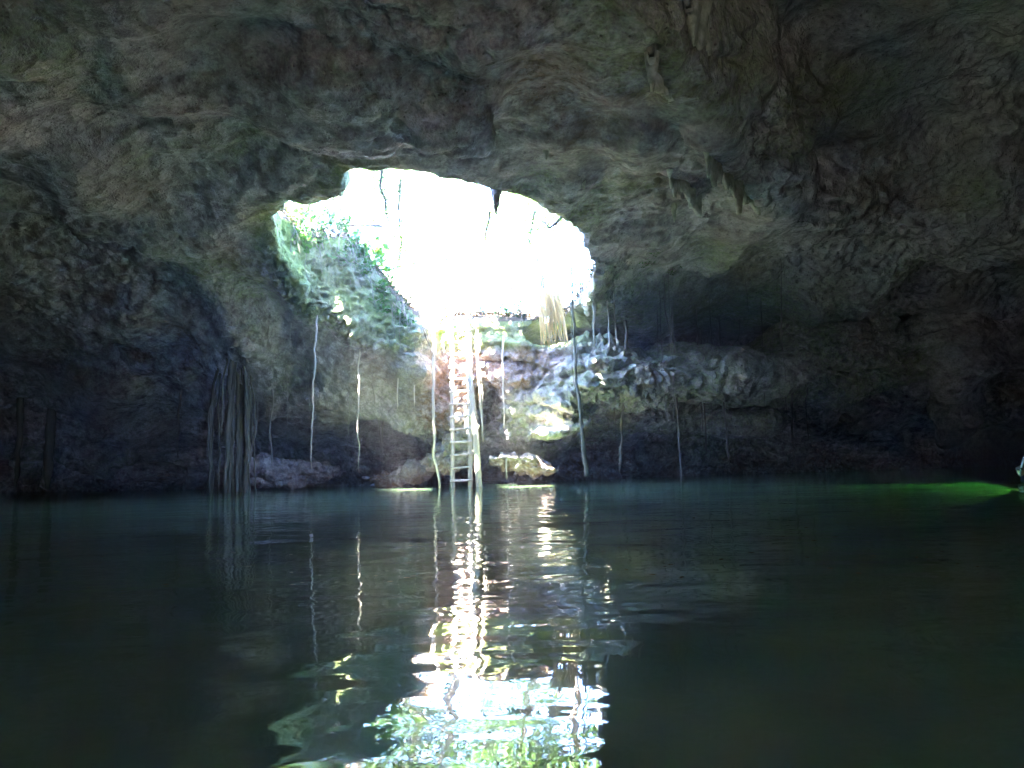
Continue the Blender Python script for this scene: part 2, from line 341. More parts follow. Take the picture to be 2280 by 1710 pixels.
rd = np.full(len(V), 9.0)
for p in RIDGE: rd = np.minimum(rd, np.linalg.norm(V - p, axis=1))
A_pale = np.clip(0.8 * np.exp(-((y - np.interp(x, lx, ly)) / 1.7) ** 2) * sstep(0.8, 2.4, x) * sstep(14, 11, x) * sstep(1.2, 2.2, z) + 1.6 * sstep(0.5, 0.15, rd) + 0.9 * sstep(0.1, 0.7, perlin(x * 0.6, y * 0.6 + 8, z * 0.5)), 0, 1)  # ledge term lightens the stone to make up for weak light

# ------------------------------------------------------------------ material helpers
def new_mat(name):
    m = bpy.data.materials.new(name); m.use_nodes = True; nt = m.node_tree
    return m, nt, nt.nodes['Principled BSDF']
def nd(nt, t, **kw):
    n = nt.nodes.new(t)
    for k, v in kw.items():
        if k.startswith('i_'): n.inputs[k[2:].replace('_', ' ')].default_value = v
        else: setattr(n, k, v)
    return n
def ramp(nt, fac, stops):
    r = nt.nodes.new('ShaderNodeValToRGB'); e = r.color_ramp.elements
    while len(e) < len(stops): e.new(0.5)
    for el, (p, c) in zip(e, stops): el.position = p; el.color = (*c, 1)
    nt.links.new(fac, r.inputs[0]); return r.outputs[0]
def mix(nt, fac, a, b, mode='MIX'):
    m = nt.nodes.new('ShaderNodeMix'); m.data_type = 'RGBA'; m.blend_type = mode
    for s, v in ((m.inputs[0], fac), (m.inputs[6], a), (m.inputs[7], b)):
        if hasattr(v, 'is_linked'): nt.links.new(v, s)
        else: s.default_value = v if not isinstance(v, tuple) else (*v, 1)
    return m.outputs[2]
def noise(nt, vec, scale, detail=6, rough=0.6, dist=0.0):
    n = nd(nt, 'ShaderNodeTexNoise', i_Scale=scale, i_Detail=detail, i_Roughness=rough, i_Distortion=dist)
    nt.links.new(vec, n.inputs['Vector']); return n.outputs[0]
def simple_mat(name, c1, c2, scale=6, rough=0.8, bump=0.3, bscale=None, stretch=(1, 1, 1), trans=0.0):
    m, nt, b = new_mat(name)
    tc = nd(nt, 'ShaderNodeTexCoord'); mp = nd(nt, 'ShaderNodeMapping'); mp.inputs['Scale'].default_value = stretch
    nt.links.new(tc.outputs['Object'], mp.inputs[0])
    f = noise(nt, mp.outputs[0], scale, 8, 0.65)
    nt.links.new(ramp(nt, f, [(0.3, c1), (0.7, c2)]), b.inputs['Base Color'])
    b.inputs['Roughness'].default_value = rough
    if bump:
        bp = nd(nt, 'ShaderNodeBump', i_Strength=bump, i_Distance=0.02); nt.links.new(noise(nt, mp.outputs[0], bscale or scale * 3, 8, 0.7), bp.inputs['Height']); nt.links.new(bp.outputs[0], b.inputs['Normal'])
    if trans:
        tr = nd(nt, 'ShaderNodeBsdfTranslucent'); nt.links.new(ramp(nt, f, [(0.3, tuple(k * 1.5 for k in c1)), (0.7, tuple(k * 1.5 for k in c2))]), tr.inputs[0])
        ms = nd(nt, 'ShaderNodeMixShader'); ms.inputs[0].default_value = trans
        nt.links.new(b.outputs[0], ms.inputs[1]); nt.links.new(tr.outputs[0], ms.inputs[2]); nt.links.new(ms.outputs[0], nt.nodes['Material Output'].inputs[0])
    return m

def rock_material():
    m, nt, b = new_mat('limestone'); L = nt.links
    tc = nd(nt, 'ShaderNodeTexCoord'); obj = tc.outputs['Object']
    big = noise(nt, obj, 0.7, 2, 0.55); mid = noise(nt, obj, 3.2, 5, 0.68); fine = noise(nt, obj, 16, 4, 0.72)
    col = ramp(nt, mid, [(0.3, (0.105, 0.088, 0.1)), (0.48, (0.335, 0.29, 0.31)), (0.66, (0.52, 0.465, 0.48))])
    col = mix(nt, ramp(nt, big, [(0.35, (0, 0, 0)), (0.65, (0.7, 0.7, 0.7))]), col, (0.2, 0.17, 0.165))
    def att(n):
        a = nd(nt, 'ShaderNodeAttribute'); a.attribute_name = n; return a.outputs['Fac']
    def mth(op, a, bb):
        k = nd(nt, 'ShaderNodeMath', operation=op)
        for s, v in zip(k.inputs, (a, bb)):
            if hasattr(v, 'is_linked'): L.new(v, s)
            else: s.default_value = v
        return k.outputs[0]
    brk = ramp(nt, noise(nt, obj, 6.5, 3, 0.7), [(0.38, (0.25, 0.25, 0.25)), (0.62, (1, 1, 1))])
    col = mix(nt, mth('MULTIPLY', mth('MULTIPLY', att('pale'), brk), 0.6), col, (0.42, 0.395, 0.37))
    col = mix(nt, mth('MULTIPLY', att('soil'), brk), col, mix(nt, fine, (0.09, 0.042, 0.026), (0.21, 0.105, 0.065)))
    col = mix(nt, mth('MULTIPLY', mth('MULTIPLY', att('moss'), brk), 0.85), col, mix(nt, fine, (0.1, 0.13, 0.055), (0.3, 0.34, 0.18)))
    col = mix(nt, mth('MULTIPLY', att('dark'), 0.92), col, mix(nt, mid, (0.014, 0.03, 0.003), (0.15, 0.21, 0.035)))      # moss and litter tone on slab and bank, darkened against the skylight
    # pits of black crust
    vor = nd(nt, 'ShaderNodeTexVoronoi', i_Scale=9.0); vor.feature = 'F1'; L.new(obj, vor.inputs['Vector'])
    pit = ramp(nt, vor.outputs['Distance'], [(0.05, (1, 1, 1)), (0.2, (0, 0, 0))])
    col = mix(nt, mth('MULTIPLY', pit, 0.45), col, (0.05, 0.045, 0.04))
    col = mix(nt, 1.0, col, ramp(nt, fine, [(0.32, (0.78, 0.78, 0.78)), (0.66, (1.25, 1.25, 1.25))]), 'MULTIPLY')
    L.new(col, b.inputs['Base Color']); b.inputs['Roughness'].default_value = 0.9; b.inputs['Specular IOR Level'].default_value = 0.25
    h = mth('ADD', mth('MULTIPLY', mid, 0.09), mth('MULTIPLY', fine, 0.028))
    crag = nd(nt, 'ShaderNodeTexVoronoi', i_Scale=4.2); crag.feature = 'F1'; wob = nd(nt, 'ShaderNodeMixRGB', blend_type='ADD'); wob.inputs[0].default_value = 0.12; L.new(obj, wob.inputs[1]); L.new(mid, wob.inputs[2]); L.new(wob.outputs[0], crag.inputs['Vector'])
    h = mth('ADD', h, mth('MULTIPLY', crag.outputs['Distance'], 0.08))
    h = mth('SUBTRACT', h, mth('MULTIPLY', pit, 0.02))
    bp = nd(nt, 'ShaderNodeBump', i_Strength=1.0, i_Distance=1.0); L.new(h, bp.inputs['Height']); L.new(bp.outputs[0], b.inputs['Normal'])
    return m
M = {}
M['rock'] = rock_material()
M['ground'] = simple_mat('leaf_litter', (0.035, 0.028, 0.02), (0.1, 0.075, 0.05), 5, 0.95, 0.8)
M['silt'] = simple_mat('lake_silt', (0.2, 0.18, 0.16), (0.46, 0.42, 0.39), 2, 0.95, 0.3)
M['calcite'] = simple_mat('calcite', (0.2, 0.195, 0.15), (0.55, 0.53, 0.44), 7, 0.8, 1.0, 9)
M['wood'] = simple_mat('weathered_wood', (0.34, 0.28, 0.24), (0.6, 0.53, 0.47), 9, 0.85, 0.5, 30, (1, 1, 0.12))
M['board'] = simple_mat('old_board', (0.12, 0.09, 0.07), (0.3, 0.24, 0.18), 7, 0.85, 0.4, 20, (0.15, 1, 1))
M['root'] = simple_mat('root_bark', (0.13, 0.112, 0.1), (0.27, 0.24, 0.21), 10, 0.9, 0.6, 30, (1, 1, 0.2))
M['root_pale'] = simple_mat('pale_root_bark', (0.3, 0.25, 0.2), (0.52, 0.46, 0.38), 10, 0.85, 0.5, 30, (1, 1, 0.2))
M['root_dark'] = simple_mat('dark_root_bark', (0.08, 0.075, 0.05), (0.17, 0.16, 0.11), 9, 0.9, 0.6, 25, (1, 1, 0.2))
M['bark'] = simple_mat('tree_bark', (0.1, 0.08, 0.06), (0.24, 0.2, 0.16), 6, 0.9, 0.7, 18, (1, 1, 0.25))
M['twig'] = simple_mat('silhouette_twig', (0.012, 0.01, 0.008), (0.035, 0.03, 0.025), 8, 0.95, 0.3)  # near-black bark, so twigs in the sun still look backlit
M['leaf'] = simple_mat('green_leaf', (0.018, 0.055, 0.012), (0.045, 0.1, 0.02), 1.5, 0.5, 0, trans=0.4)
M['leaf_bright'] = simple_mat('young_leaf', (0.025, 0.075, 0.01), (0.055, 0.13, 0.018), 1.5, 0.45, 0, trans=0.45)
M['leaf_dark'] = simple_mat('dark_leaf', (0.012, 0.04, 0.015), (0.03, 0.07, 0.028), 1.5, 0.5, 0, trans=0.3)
M['leaf_sunny'] = simple_mat('sunlit_tint_leaf', (0.035, 0.085, 0.015), (0.08, 0.15, 0.028), 1.5, 0.5, 0, trans=0.4)  # leaf copy with sunlit brightness put into its colour, for far crowns
M['straw'] = simple_mat('dry_palm', (0.26, 0.165, 0.06), (0.46, 0.33, 0.14), 3, 0.8, 0.2, 20, (1, 1, 0.3), trans=0.15)
M['litter'] = simple_mat('dead_leaves', (0.07, 0.05, 0.035), (0.22, 0.15, 0.09), 4, 0.9, 0)
M['wetsuit'] = simple_mat('navy_neoprene', (0.01, 0.013, 0.035), (0.018, 0.022, 0.055), 8, 0.45, 0.1)
M['skin'] = simple_mat('skin', (0.42, 0.26, 0.19), (0.5, 0.32, 0.24), 4, 0.55, 0.05)
M['white_plastic'] = simple_mat('white_plastic', (0.72, 0.76, 0.78), (0.8, 0.82, 0.83), 4, 0.35, 0)
M['black_rubber'] = simple_mat('black_rubber', (0.012, 0.012, 0.012), (0.025, 0.025, 0.025), 6, 0.5, 0)

# ------------------------------------------------------------------ object helpers
def link(name, me, mat=None, parent=None):
    o = bpy.data.objects.new(name, me); COL.objects.link(o)
    if mat is not None: me.materials.append(M[mat])
    if parent is not None: o.parent = parent
    return o
def tag(o, label=None, cat=None, group=None, kind=None):
    if label: o['label'] = label
    if cat: o['category'] = cat
    if group: o['group'] = group
    if kind: o['kind'] = kind
    return o
def empty(name, loc, label=None, cat=None, group=None):
    o = bpy.data.objects.new(name, None); COL.objects.link(o); o.location = tuple(loc); o.empty_display_size = 0.1
    return tag(o, label, cat, group)
def mesh_np(name, V, F, smooth=True):
    me = bpy.data.meshes.new(name); n = F.shape[1]
    me.vertices.add(len(V)); me.vertices.foreach_set('co', np.asarray(V, np.float32).ravel())
    me.loops.add(F.size); me.loops.foreach_set('vertex_index', F.astype(np.int32).ravel())
    me.polygons.add(len(F)); me.polygons.foreach_set('loop_start', np.arange(0, F.size, n, dtype=np.int32))
    me.update(calc_edges=True)
    me.polygons.foreach_set('use_smooth', np.full(len(F), bool(smooth)))
    return me

# ------------------------------------------------------------------ setting: the cave
fc = V[Fq].mean(1)
is_top = (np.abs(gz_at(fc[:, 0], fc[:, 1]) - fc[:, 2]) < 0.09) & (fc[:, 2] > 3)
reg = np.where(is_top, 3, np.where(fc[:, 2] < -0.25, 2, np.where(fc[:, 2] > 3.0, 0, 1)))
CAVE = {}
for k, nm in enumerate(('cave_ceiling', 'cave_wall', 'lake_bed', 'ground')):
    Fk = Fq[reg == k]; used, inv = np.unique(Fk, return_inverse=True)
    me = mesh_np(nm, V[used], inv.reshape(-1, 4))
    for an, arr in (('moss', A_moss), ('soil', A_soil), ('pale', A_pale), ('dark', A_dark)):
        a = me.attributes.new(an, 'FLOAT', 'POINT'); a.data.foreach_set('value', np.asarray(arr[used], np.float32))
    me.normals_split_custom_set_from_vertices(N[used].astype(np.float32))
    o = link(nm, me, ('rock', 'rock', 'silt', 'ground')[k]); o['kind'] = 'structure'; CAVE[nm] = o
print('CAVE QUADS', len(Fq), [int((reg == k).sum()) for k in range(4)])
# the land going on to the horizon round the mapped patch
x0, x1, y0, y1 = gx[0] + 0.3, gx[-1] - 0.5, gy[0] + 0.3, gy[-1] - 0.5; B = 900
pv = np.array([(x0, y0, 8.2), (x1, y0, 8.2), (x1, y1, 8.2), (x0, y1, 8.2), (-B, -B, 8.1), (B, -B, 8.1), (B, B, 8.1), (-B, B, 8.1)])
for i, (a, b) in enumerate(pv[:4, :2]): pv[i, 2] = float(gz_at(np.array([a]), np.array([b]))[0]) - 0.05
o = link('land', mesh_np('land', pv, np.array([(0, 4, 5, 1), (1, 5, 6, 2), (2, 6, 7, 3), (3, 7, 4, 0)]), False), 'ground'); o['kind'] = 'structure'

# ------------------------------------------------------------------ setting: the water
def water_material():
    m, nt, b = new_mat('cenote_water'); L = nt.links
    nt.nodes.remove(b)
    tc = nd(nt, 'ShaderNodeTexCoord'); ob = tc.outputs['Object']
    def mth(op, a, bb):
        k = nd(nt, 'ShaderNodeMath', operation=op)
        for s, v in zip(k.inputs, (a, bb)):
            if hasattr(v, 'is_linked'): L.new(v, s)
            else: s.default_value = v
        return k.outputs[0]
    mp = nd(nt, 'ShaderNodeMapping'); mp.inputs['Scale'].default_value = (0.75, 1.25, 1); L.new(ob, mp.inputs[0]); ob = mp.outputs[0]
    h = mth('MULTIPLY', noise(nt, ob, 0.8, 1, 0.4, 0.6), 0.010)
    h = mth('ADD', h, mth('MULTIPLY', noise(nt, ob, 2.6, 1.5, 0.45, 0.8), 0.0075))
    h = mth('ADD', h, mth('MULTIPLY', noise(nt, ob, 9.0, 1, 0.4, 0.4), 0.0008))
    bp = nd(nt, 'ShaderNodeBump', i_Strength=1.0, i_Distance=1.0); L.new(h, bp.inputs['Height']); 
    fr = nd(nt, 'ShaderNodeFresnel', i_IOR=1.33); gl = nd(nt, 'ShaderNodeBsdfGlossy', i_Roughness=0.012); tr = nd(nt, 'ShaderNodeBsdfTransparent'); tr.inputs[0].default_value = (0.92, 0.97, 0.94, 1); ms = nd(nt, 'ShaderNodeMixShader')
    L.new(bp.outputs[0], fr.inputs['Normal']); L.new(bp.outputs[0], gl.inputs['Normal']); L.new(fr.outputs[0], ms.inputs[0]); 
    df = nd(nt, 'ShaderNodeBsdfDiffuse'); df.inputs[0].default_value = (0.155, 0.24, 0.125, 1); m2 = nd(nt, 'ShaderNodeMixShader')      # silt and algae hanging just under the surface
    tb = noise(nt, ob, 0.45, 3, 0.6); rt_ = nd(nt, 'ShaderNodeMapRange'); rt_.inputs[1].default_value = 0.35; rt_.inputs[2].default_value = 0.65; rt_.inputs[3].default_value = 0.2; rt_.inputs[4].default_value = 0.5; L.new(tb, rt_.inputs[0]); L.new(rt_.outputs[0], m2.inputs[0])
    L.new(tr.outputs[0], m2.inputs[1]); L.new(df.outputs[0], m2.inputs[2]); L.new(m2.outputs[0], ms.inputs[1]); L.new(gl.outputs[0], ms.inputs[2]); L.new(ms.outputs[0], nt.nodes['Material Output'].inputs['Surface'])
    vol = nd(nt, 'ShaderNodeVolumePrincipled'); vol.inputs['Color'].default_value = (0.5, 0.8, 0.36, 1); vol.inputs['Density'].default_value = 0.6
    vol.inputs['Absorption Color'].default_value = (0.45, 0.6, 0.3, 1); vol.inputs['Anisotropy'].default_value = 0.2
    L.new(vol.outputs[0], nt.nodes['Material Output'].inputs['Volume'])
    return m
M['water'] = water_material()
def box_mesh(name, lo, hi):
    x0, y0, z0 = lo; x1, y1, z1 = hi
    v = np.array([(x0, y0, z0), (x1, y0, z0), (x1, y1, z0), (x0, y1, z0), (x0, y0, z1), (x1, y0, z1), (x1, y1, z1), (x0, y1, z1)])
    f = np.array([(0, 3, 2, 1), (4, 5, 6, 7), (0, 1, 5, 4), (1, 2, 6, 5), (2, 3, 7, 6), (3, 0, 4, 7)])
    return mesh_np(name, v, f, False)
o = link('water', box_mesh('water', (-23.3, -13.6, -3.3), (24.7, 32.2, 0.0)), 'water'); o['kind'] = 'structure'

# ------------------------------------------------------------------ geometry makers
def tube(pts, rad, n=7, jit=0.0, cap=True):
    pts = np.asarray(pts, float); k = len(pts); rad = np.broadcast_to(np.asarray(rad, float), (k,))
    t = np.gradient(pts, axis=0); t /= np.linalg.norm(t, axis=1)[:, None] + 1e-9
    ref = np.array([0.31, 0.87, 0.38]) if abs(t[:, 2]).mean() > 0.5 else np.array([0.1, 0.2, 0.97])
    a = np.cross(t, ref); a /= np.linalg.norm(a, axis=1)[:, None] + 1e-9; b = np.cross(t, a)
    th = np.linspace(0, 2 * math.pi, n, endpoint=False)
    rr = rad[:, None] * (1 + jit * RNG.uniform(-1, 1, (k, n)))
    v = pts[:, None, :] + rr[:, :, None] * (np.cos(th)[None, :, None] * a[:, None, :] + np.sin(th)[None, :, None] * b[:, None, :])
    v = v.reshape(-1, 3); i = np.arange(k - 1)[:, None] * n; j = np.arange(n)[None, :]; j2 = (j + 1) % n
    f = np.stack([i + j, i + j2, i + n + j2, i + n + j], 2).reshape(-1, 4)
    if cap:
        v = np.concatenate([v, pts[:1], pts[-1:]]); c0, c1 = len(v) - 2, len(v) - 1; jj = np.arange(n); e = (k - 1) * n
        f = np.concatenate([f, np.stack([jj, np.full(n, c0), np.full(n, c0), (jj + 1) % n], 1)[:, [1, 0, 3, 3]], np.stack([e + jj, e + (jj + 1) % n, np.full(n, c1), np.full(n, c1)], 1)])
    return v, f
def poly_mesh(name, v, f, smooth=True):
    me = bpy.data.meshes.new(name)
    fl = [tuple(dict.fromkeys(int(i) for i in q)) for q in f]
    me.from_pydata([tuple(p) for p in v], [], fl)
    me.polygons.foreach_set('use_smooth', [bool(smooth)] * len(fl))
    me.update(); return me
def join(parts):
    vs, fs, o = [], [], 0
    for v, f in parts: vs.append(v); fs.append(f + o); o += len(v)
    return np.concatenate(vs), np.concatenate(fs)
def curve(ctrl, n, wob=0.0, freq=3.0, seed=0):
    ctrl = np.asarray(ctrl, float); s = np.concatenate([[0], np.cumsum(np.linalg.norm(np.diff(ctrl, axis=0), axis=1))])
    t = np.linspace(0, s[-1], n); p = np.stack([np.interp(t, s, ctrl[:, c]) for c in range(3)], 1)
    for _ in range(2): p[1:-1] = 0.25 * p[:-2] + 0.5 * p[1:-1] + 0.25 * p[2:]
    if wob:
        p[:, 0] += wob * (perlin(t * freq, seed * 3.7, 0.5) + 0.5 * perlin(t * freq * 2.7, seed * 3.7, 8.5)); p[:, 1] += wob * perlin(t * freq, seed * 3.7, 5.5)
    return p
def bevel_box(name, lo, hi, mat, parent=None, bev=0.008):
    import bmesh
    bm = bmesh.new(); bmesh.ops.create_cube(bm, size=1)
    for v in bm.verts:
        v.co = Vector([(a + b) / 2 + c * (b - a) for a, b, c in zip(lo, hi, v.co)])
    bmesh.ops.bevel(bm, geom=bm.edges[:], offset=bev, segments=2, affect='EDGES')
    me = bpy.data.meshes.new(name); bm.to_mesh(me); bm.free()
    return link(name, me, mat, parent)

# ------------------------------------------------------------------ ladder
LY = 18.25
lb = P(1028, 1087, LY); lt = P(1023, 700, LY + 0.25)
lad = empty('ladder', (lb[0], lb[1], -0.5), 'tall wooden ladder rising from the water to the cave opening', 'ladder')
ux = np.array([1, 0, 0.0]); top_z = lt[2] + 0.35
def ladp(z, sx): # point on the ladder's plane, local to the empty
    t = (z - 0) / (lt[2]); return np.array([(lt[0] - lb[0]) * t + sx, 0.25 * t, z + 0.5])
for sx, tz in ((-0.2, top_z - 0.25), (0.21, top_z + 0.1)):
    pts = curve([ladp(-0.5, sx), ladp(1.5, sx * 1.03), ladp(3, sx * 0.97), ladp(tz, sx)], 18, 0.012, 1.2, sx)
    v, f = tube(pts, np.linspace(0.056, 0.05, 18), 8, 0.06); link('rail', poly_mesh('rail', v, f), 'wood', lad)
for i, zz in enumerate(np.arange(0.16, 4.3, 0.3)):
    e = 0.05 + 0.04 * random.random(); tl = random.uniform(-0.018, 0.018)
    a = ladp(zz + tl, -0.2 - e); b = ladp(zz - tl, 0.21 + e); a[1] -= 0.055; b[1] -= 0.055
    v, f = tube(curve([a, (a + b) / 2 + [0, 0, random.uniform(-.008, .008)], b], 8, 0.004, 4, i), 0.024 + random.uniform(-.003, .004), 7, 0.1)
    link('rung', poly_mesh('rung', v, f), 'wood', lad)
# landing board at the top of the ladder
bd = empty('landing_board', P(1015, 690, 18.9), 'dark weathered board lying tilted at the head of the ladder', 'board')
bo = bevel_box('plank', (-0.28, -0.13, -0.03), (0.3, 0.16, 0.02), 'board', bd); bo.rotation_euler = (R(8), R(16), R(-18))
bp_ = bevel_box('bearer', (-0.05, -0.1, -0.35), (0.03, 0.0, -0.03), 'board', bd); bp_.location = (0.2, 0, -0.05)

# ------------------------------------------------------------------ hanging roots
GR = 'roots hanging into the cave'
roots = [  # top (u, v, y), bottom (u, v) or None for water, radius m, wobble, material, extra way up m, label
    ((706, 672, 17.1), (690, 1045), 0.022, 0.05, 'root_pale', 0.5, 'long pale wavy root hanging from the mossy slab, leftmost under the opening'),
    ((800, 725, 17.7), (797, 1050), 0.017, 0.05, 'root_pale', 0.5, 'thin grey root hanging straight from the middle of the mossy slab'),
    ((888, 790, 18.15), (885, 910), 0.02, 0.02, 'root_pale', 0.5, 'short white tipped root below the low corner of the mossy slab'),
    ((923, 795, 18.2), (922, 905), 0.017, 0.02, 'root_pale', 0.5, 'short thin root hanging beside the low corner of the slab, nearest the long white root'),
    ((963, 690, 18.0), (967, 1010, 978, 1092), 0.036, 0.035, 'root_pale', 0.3, 'long bright white root left of the ladder, bent at its foot'),
    ((1062, 760, 18.3), (1075, 985), 0.03, 0.03, 'root_pale', 0.3, 'sunlit root right of the ladder ending above the water'),
    ((1119, 770, 18.3), (1122, 955), 0.02, 0.02, 'root_pale', 0.25, 'sunlit root hanging in front of the red earth bank'),
    ((1127, 1030, 18.1), (1128, 1068), 0.02, 0.01, 'root', 0.12, 'short red brown root stub below the low stone by the ladder'),
    ((1047, 850, 18.05), (1056, 930, 1068, 1092), 0.085, 0.02, 'root_pale', 1.2, 'thick bright white trunk-like root standing against the right ladder rail'),
    ((1272, 585, 16.4), (1280, 800, 1306, 1062), 0.036, 0.04, 'root_dark', 0.9, 'tall dark greenish root crossing the right edge of the opening'),
    ((1395, 760, 19.4), (1388, 920, 1378, 1055), 0.035, 0.04, 'root', 0.5, 'faint grey root reaching the water below the ledge, nearest the tall dark root'),
    ((1500, 760, 19.8), (1508, 900, 1517, 1062), 0.026, 0.03, 'root', 0.6, 'pale root below the ledge that reaches the water by the black hollow'),
    ((1556, 800, 20.2), (1566, 960), 0.018, 0.03, 'root', 0.6, 'slender root under the ledge ending above the black hollow'),
    ((1608, 860, 20.6), (1624, 1040), 0.024, 0.03, 'root', 0.5, 'straight pale root hanging in front of the black hollow'),
    ((1570, 940, 20.7), (1573, 1010), 0.022, 0.02, 'root', 0.2, 'short root tip hanging in the mouth of the black hollow'),
    ((1322, 640, 17.2), (1326, 770), 0.03, 0.03, 'root_dark', 0.5, 'dark stubby root hanging from the right lip of the opening'),
    ((1350, 640, 17.6), (1358, 780), 0.018, 0.03, 'root_pale', 0.5, 'thin pale thread of root right of the dark stub, nearer the opening'),
    ((1366, 650, 17.8), (1374, 775), 0.014, 0.03, 'root_pale', 0.5, 'thinnest pale thread of root, right of its twin by the dark stub'),
    ((1480, 690, 18.6), (1498, 760), 0.016, 0.03, 'root', 0.4, 'short fine root hanging above the top of the mossy ledge'),
    ((1765, 880, 21.6), (1768, 1050), 0.032, 0.05, 'root', 0.5, 'dim root beside the arch below the end of the ledge'),
    ((1795, 860, 21.8), (1798, 985), 0.018, 0.05, 'root', 0.4, 'dim thin root right of the stouter one beside the arch'),
    ((605, 880, 19.4), (603, 1040), 0.022, 0.05, 'root', 0.4, 'dim thin root hanging between the root column and the long pale root'),
    ((400, 900, 21.4), (396, 1020), 0.03, 0.06, 'root', 0.4, 'dim root hanging in the low hollow left of the root column'),
    ((48, 800, 23.2), (38, 1085), 0.09, 0.05, 'root_dark', 0.9, 'thick dark root near the left edge, leftmost of all'),
    ((135, 790, 23.2), (112, 950, 104, 1088), 0.16, 0.05, 'root_dark', 0.9, 'broad dark root column near the left edge'),
    ((825, 770, 18.6), (830, 900), 0.016, 0.04, 'root', 0.4, 'hair thin root in the shade behind the slab'),
]
for i, (t, bpx, rad, wob, mat, up, lab) in enumerate(roots):
    y = t[2]; a = P(*t)
    if float(hd_at(a[0], a[1])) > 0.05 and 'short red' not in lab:
        up = max(up, min(2.6, float(lookup(C2, a[0], a[1])) - a[2] + 0.25))
    ctrl = [a + [0.02, 0.03, up], a]
    bb = list(bpx)
    for k in range(0, len(bb), 2): ctrl.append(P(bb[k], bb[k + 1], y))
    n = max(12, int(abs(ctrl[0][2] - ctrl[-1][2]) / 0.09))
    e = ctrl[-1]
    if e[2] < 0.12: ctrl.append(e + [0.01, 0, -0.45])
    pts = curve(ctrl, n, wob, 1.7, i + 1)
    prof = np.interp(np.linspace(0, 1, n), [0, 0.15, 0.9, 1], [1.35, 1.0, 0.8, 0.35 if ctrl[-1][2] > 0 else 0.8]) * rad * (1 + 0.18 * perlin(np.linspace(0, n / 5, n), i * 1.3, 2.0))
    if 'trunk-like' in lab: prof = np.interp(np.linspace(0, 1, n), [0, 0.4, 1], [0.35, 0.75, 1.0]) * rad
    if 'crossing' in lab: prof = np.interp(np.linspace(0, 1, n), [0, 0.45, 1], [0.35, 0.55, 1.5]) * rad
    org = pts[0].copy()
    rt = empty('hanging_root', org, lab, 'root', GR)
    v, f = tube(pts - org, prof, 7, 0.1); link('stem', poly_mesh('stem', v, f), mat, rt)
    if rad > 0.022 and n > 14:        # side strands and rootlets
        for s in range(2 if rad < 0.05 else 3):
            k0 = random.randint(1, n // 4); k1 = random.randint(n // 2, n - 2); off = random.uniform(-1, 1) * (rad + 0.03)
            q = pts[k0:k1].copy(); w = np.sin(np.linspace(0, math.pi, len(q))) ** 0.6; q[:, 0] += off * w + 0.02 * perlin(np.linspace(0, 5, len(q)), i, s + .5); q[:, 1] += random.uniform(-.03, .03) * w
            v, f = tube(q - org, max(0.005, rad * 0.22), 5, 0.1); link('rootlet', poly_mesh('rootlet', v, f), mat, rt)
for k in range(34):
    u = random.uniform(560, 960) if k % 2 else random.uniform(1310, 1850); y = random.uniform(17.6, 20.5) if u < 960 else random.uniform(18.2, 21.5)
    a = P(u, 800, y); c0 = float(lookup(C2, a[0], a[1]))
    if float(hd_at(a[0], a[1])) < 0.1 or c0 < 1.2: continue
    a[2] = c0 + 0.2; b = a + [random.uniform(-.1, .1), random.uniform(-.05, .05), -random.uniform(0.6, max(0.9, c0 - 0.2))]
    pts = curve([a, (a + b) / 2, b], 24, 0.04, 1.5, k + 500)
    v, f = tube(pts - pts[0], np.linspace(0.011, 0.004, 24) * random.uniform(0.7, 1.4), 5, 0.1); o = link('hair_root', poly_mesh('hair_root', v, f), 'root'); o.location = pts[0]
    tag(o, 'hair-thin root dangling from the cave ceiling near the back wall', 'root', 'hair-thin roots dangling near the back wall')
# loop of vine under the slab
pts = curve([P(715, 690, 17.2), P(728, 730, 17.3), P(760, 765, 17.5), P(800, 778, 17.6), P(842, 765, 17.8), P(850, 740, 17.9)], 40, 0.02, 2, 9)
v, f = tube(pts - pts[0], 0.009, 5); o = link('vine_loop', poly_mesh('vine_loop', v, f), 'root'); o.location = pts[0]
tag(o, 'thin vine sagging in a loop under the mossy slab', 'vine')
# trumpet shaped root column on the left
base = P(520, 700, 19.3)
rc = empty('root_column', (base[0], base[1], 0), 'broad bundle of roots flaring from the ceiling and splitting towards the water', 'root column')
for k in range(22):
    y = 19.3 + random.uniform(-0.3, 0.3); t = k / 21; ue = 462 + 108 * t + random.uniform(-8, 8)
    a = P(470 + 90 * t + random.uniform(-8, 8), 625 + random.uniform(-15, 15), y + 0.2); m1 = P(508 + 36 * t + random.uniform(-6, 6), 735 + random.uniform(-15, 15), y); m2 = P(0.6 * ue + 0.4 * (508 + 36 * t), 830 + random.uniform(-25, 25), y); m3 = P(ue + random.uniform(-5, 5), 910 + random.uniform(-30, 30), y); m4 = P(ue + random.uniform(-7, 7), 1000, y); e = P(ue + random.uniform(-7, 7), 1094, y); e[2] = -0.3
    ctrl = [a + [0, 0, 0.35], a, m1, m2, m3, m4, e]
    if k % 5 == 1: ctrl = ctrl[:5] + [P(ue, 960 + 70 * random.random(), y)]
    n = 40; pts = curve(ctrl, n, 0.05, 2.0, k + 40)
    prof = np.interp(np.linspace(0, 1, n), [0, 0.12, 0.3, 0.5, 1], [0.22, 0.15, 0.085, 0.05, 0.045]) * random.choice([0.35, 0.5, 0.7, 1.0, 1.5]) * (1 + 0.3 * perlin(np.linspace(0, 9, n), k, 1.0))
    v, f = tube(pts - np.array([base[0], base[1], 0]), prof, 8, 0.15); link('root_strand', poly_mesh('root_strand', v, f), 'root_dark', rc)

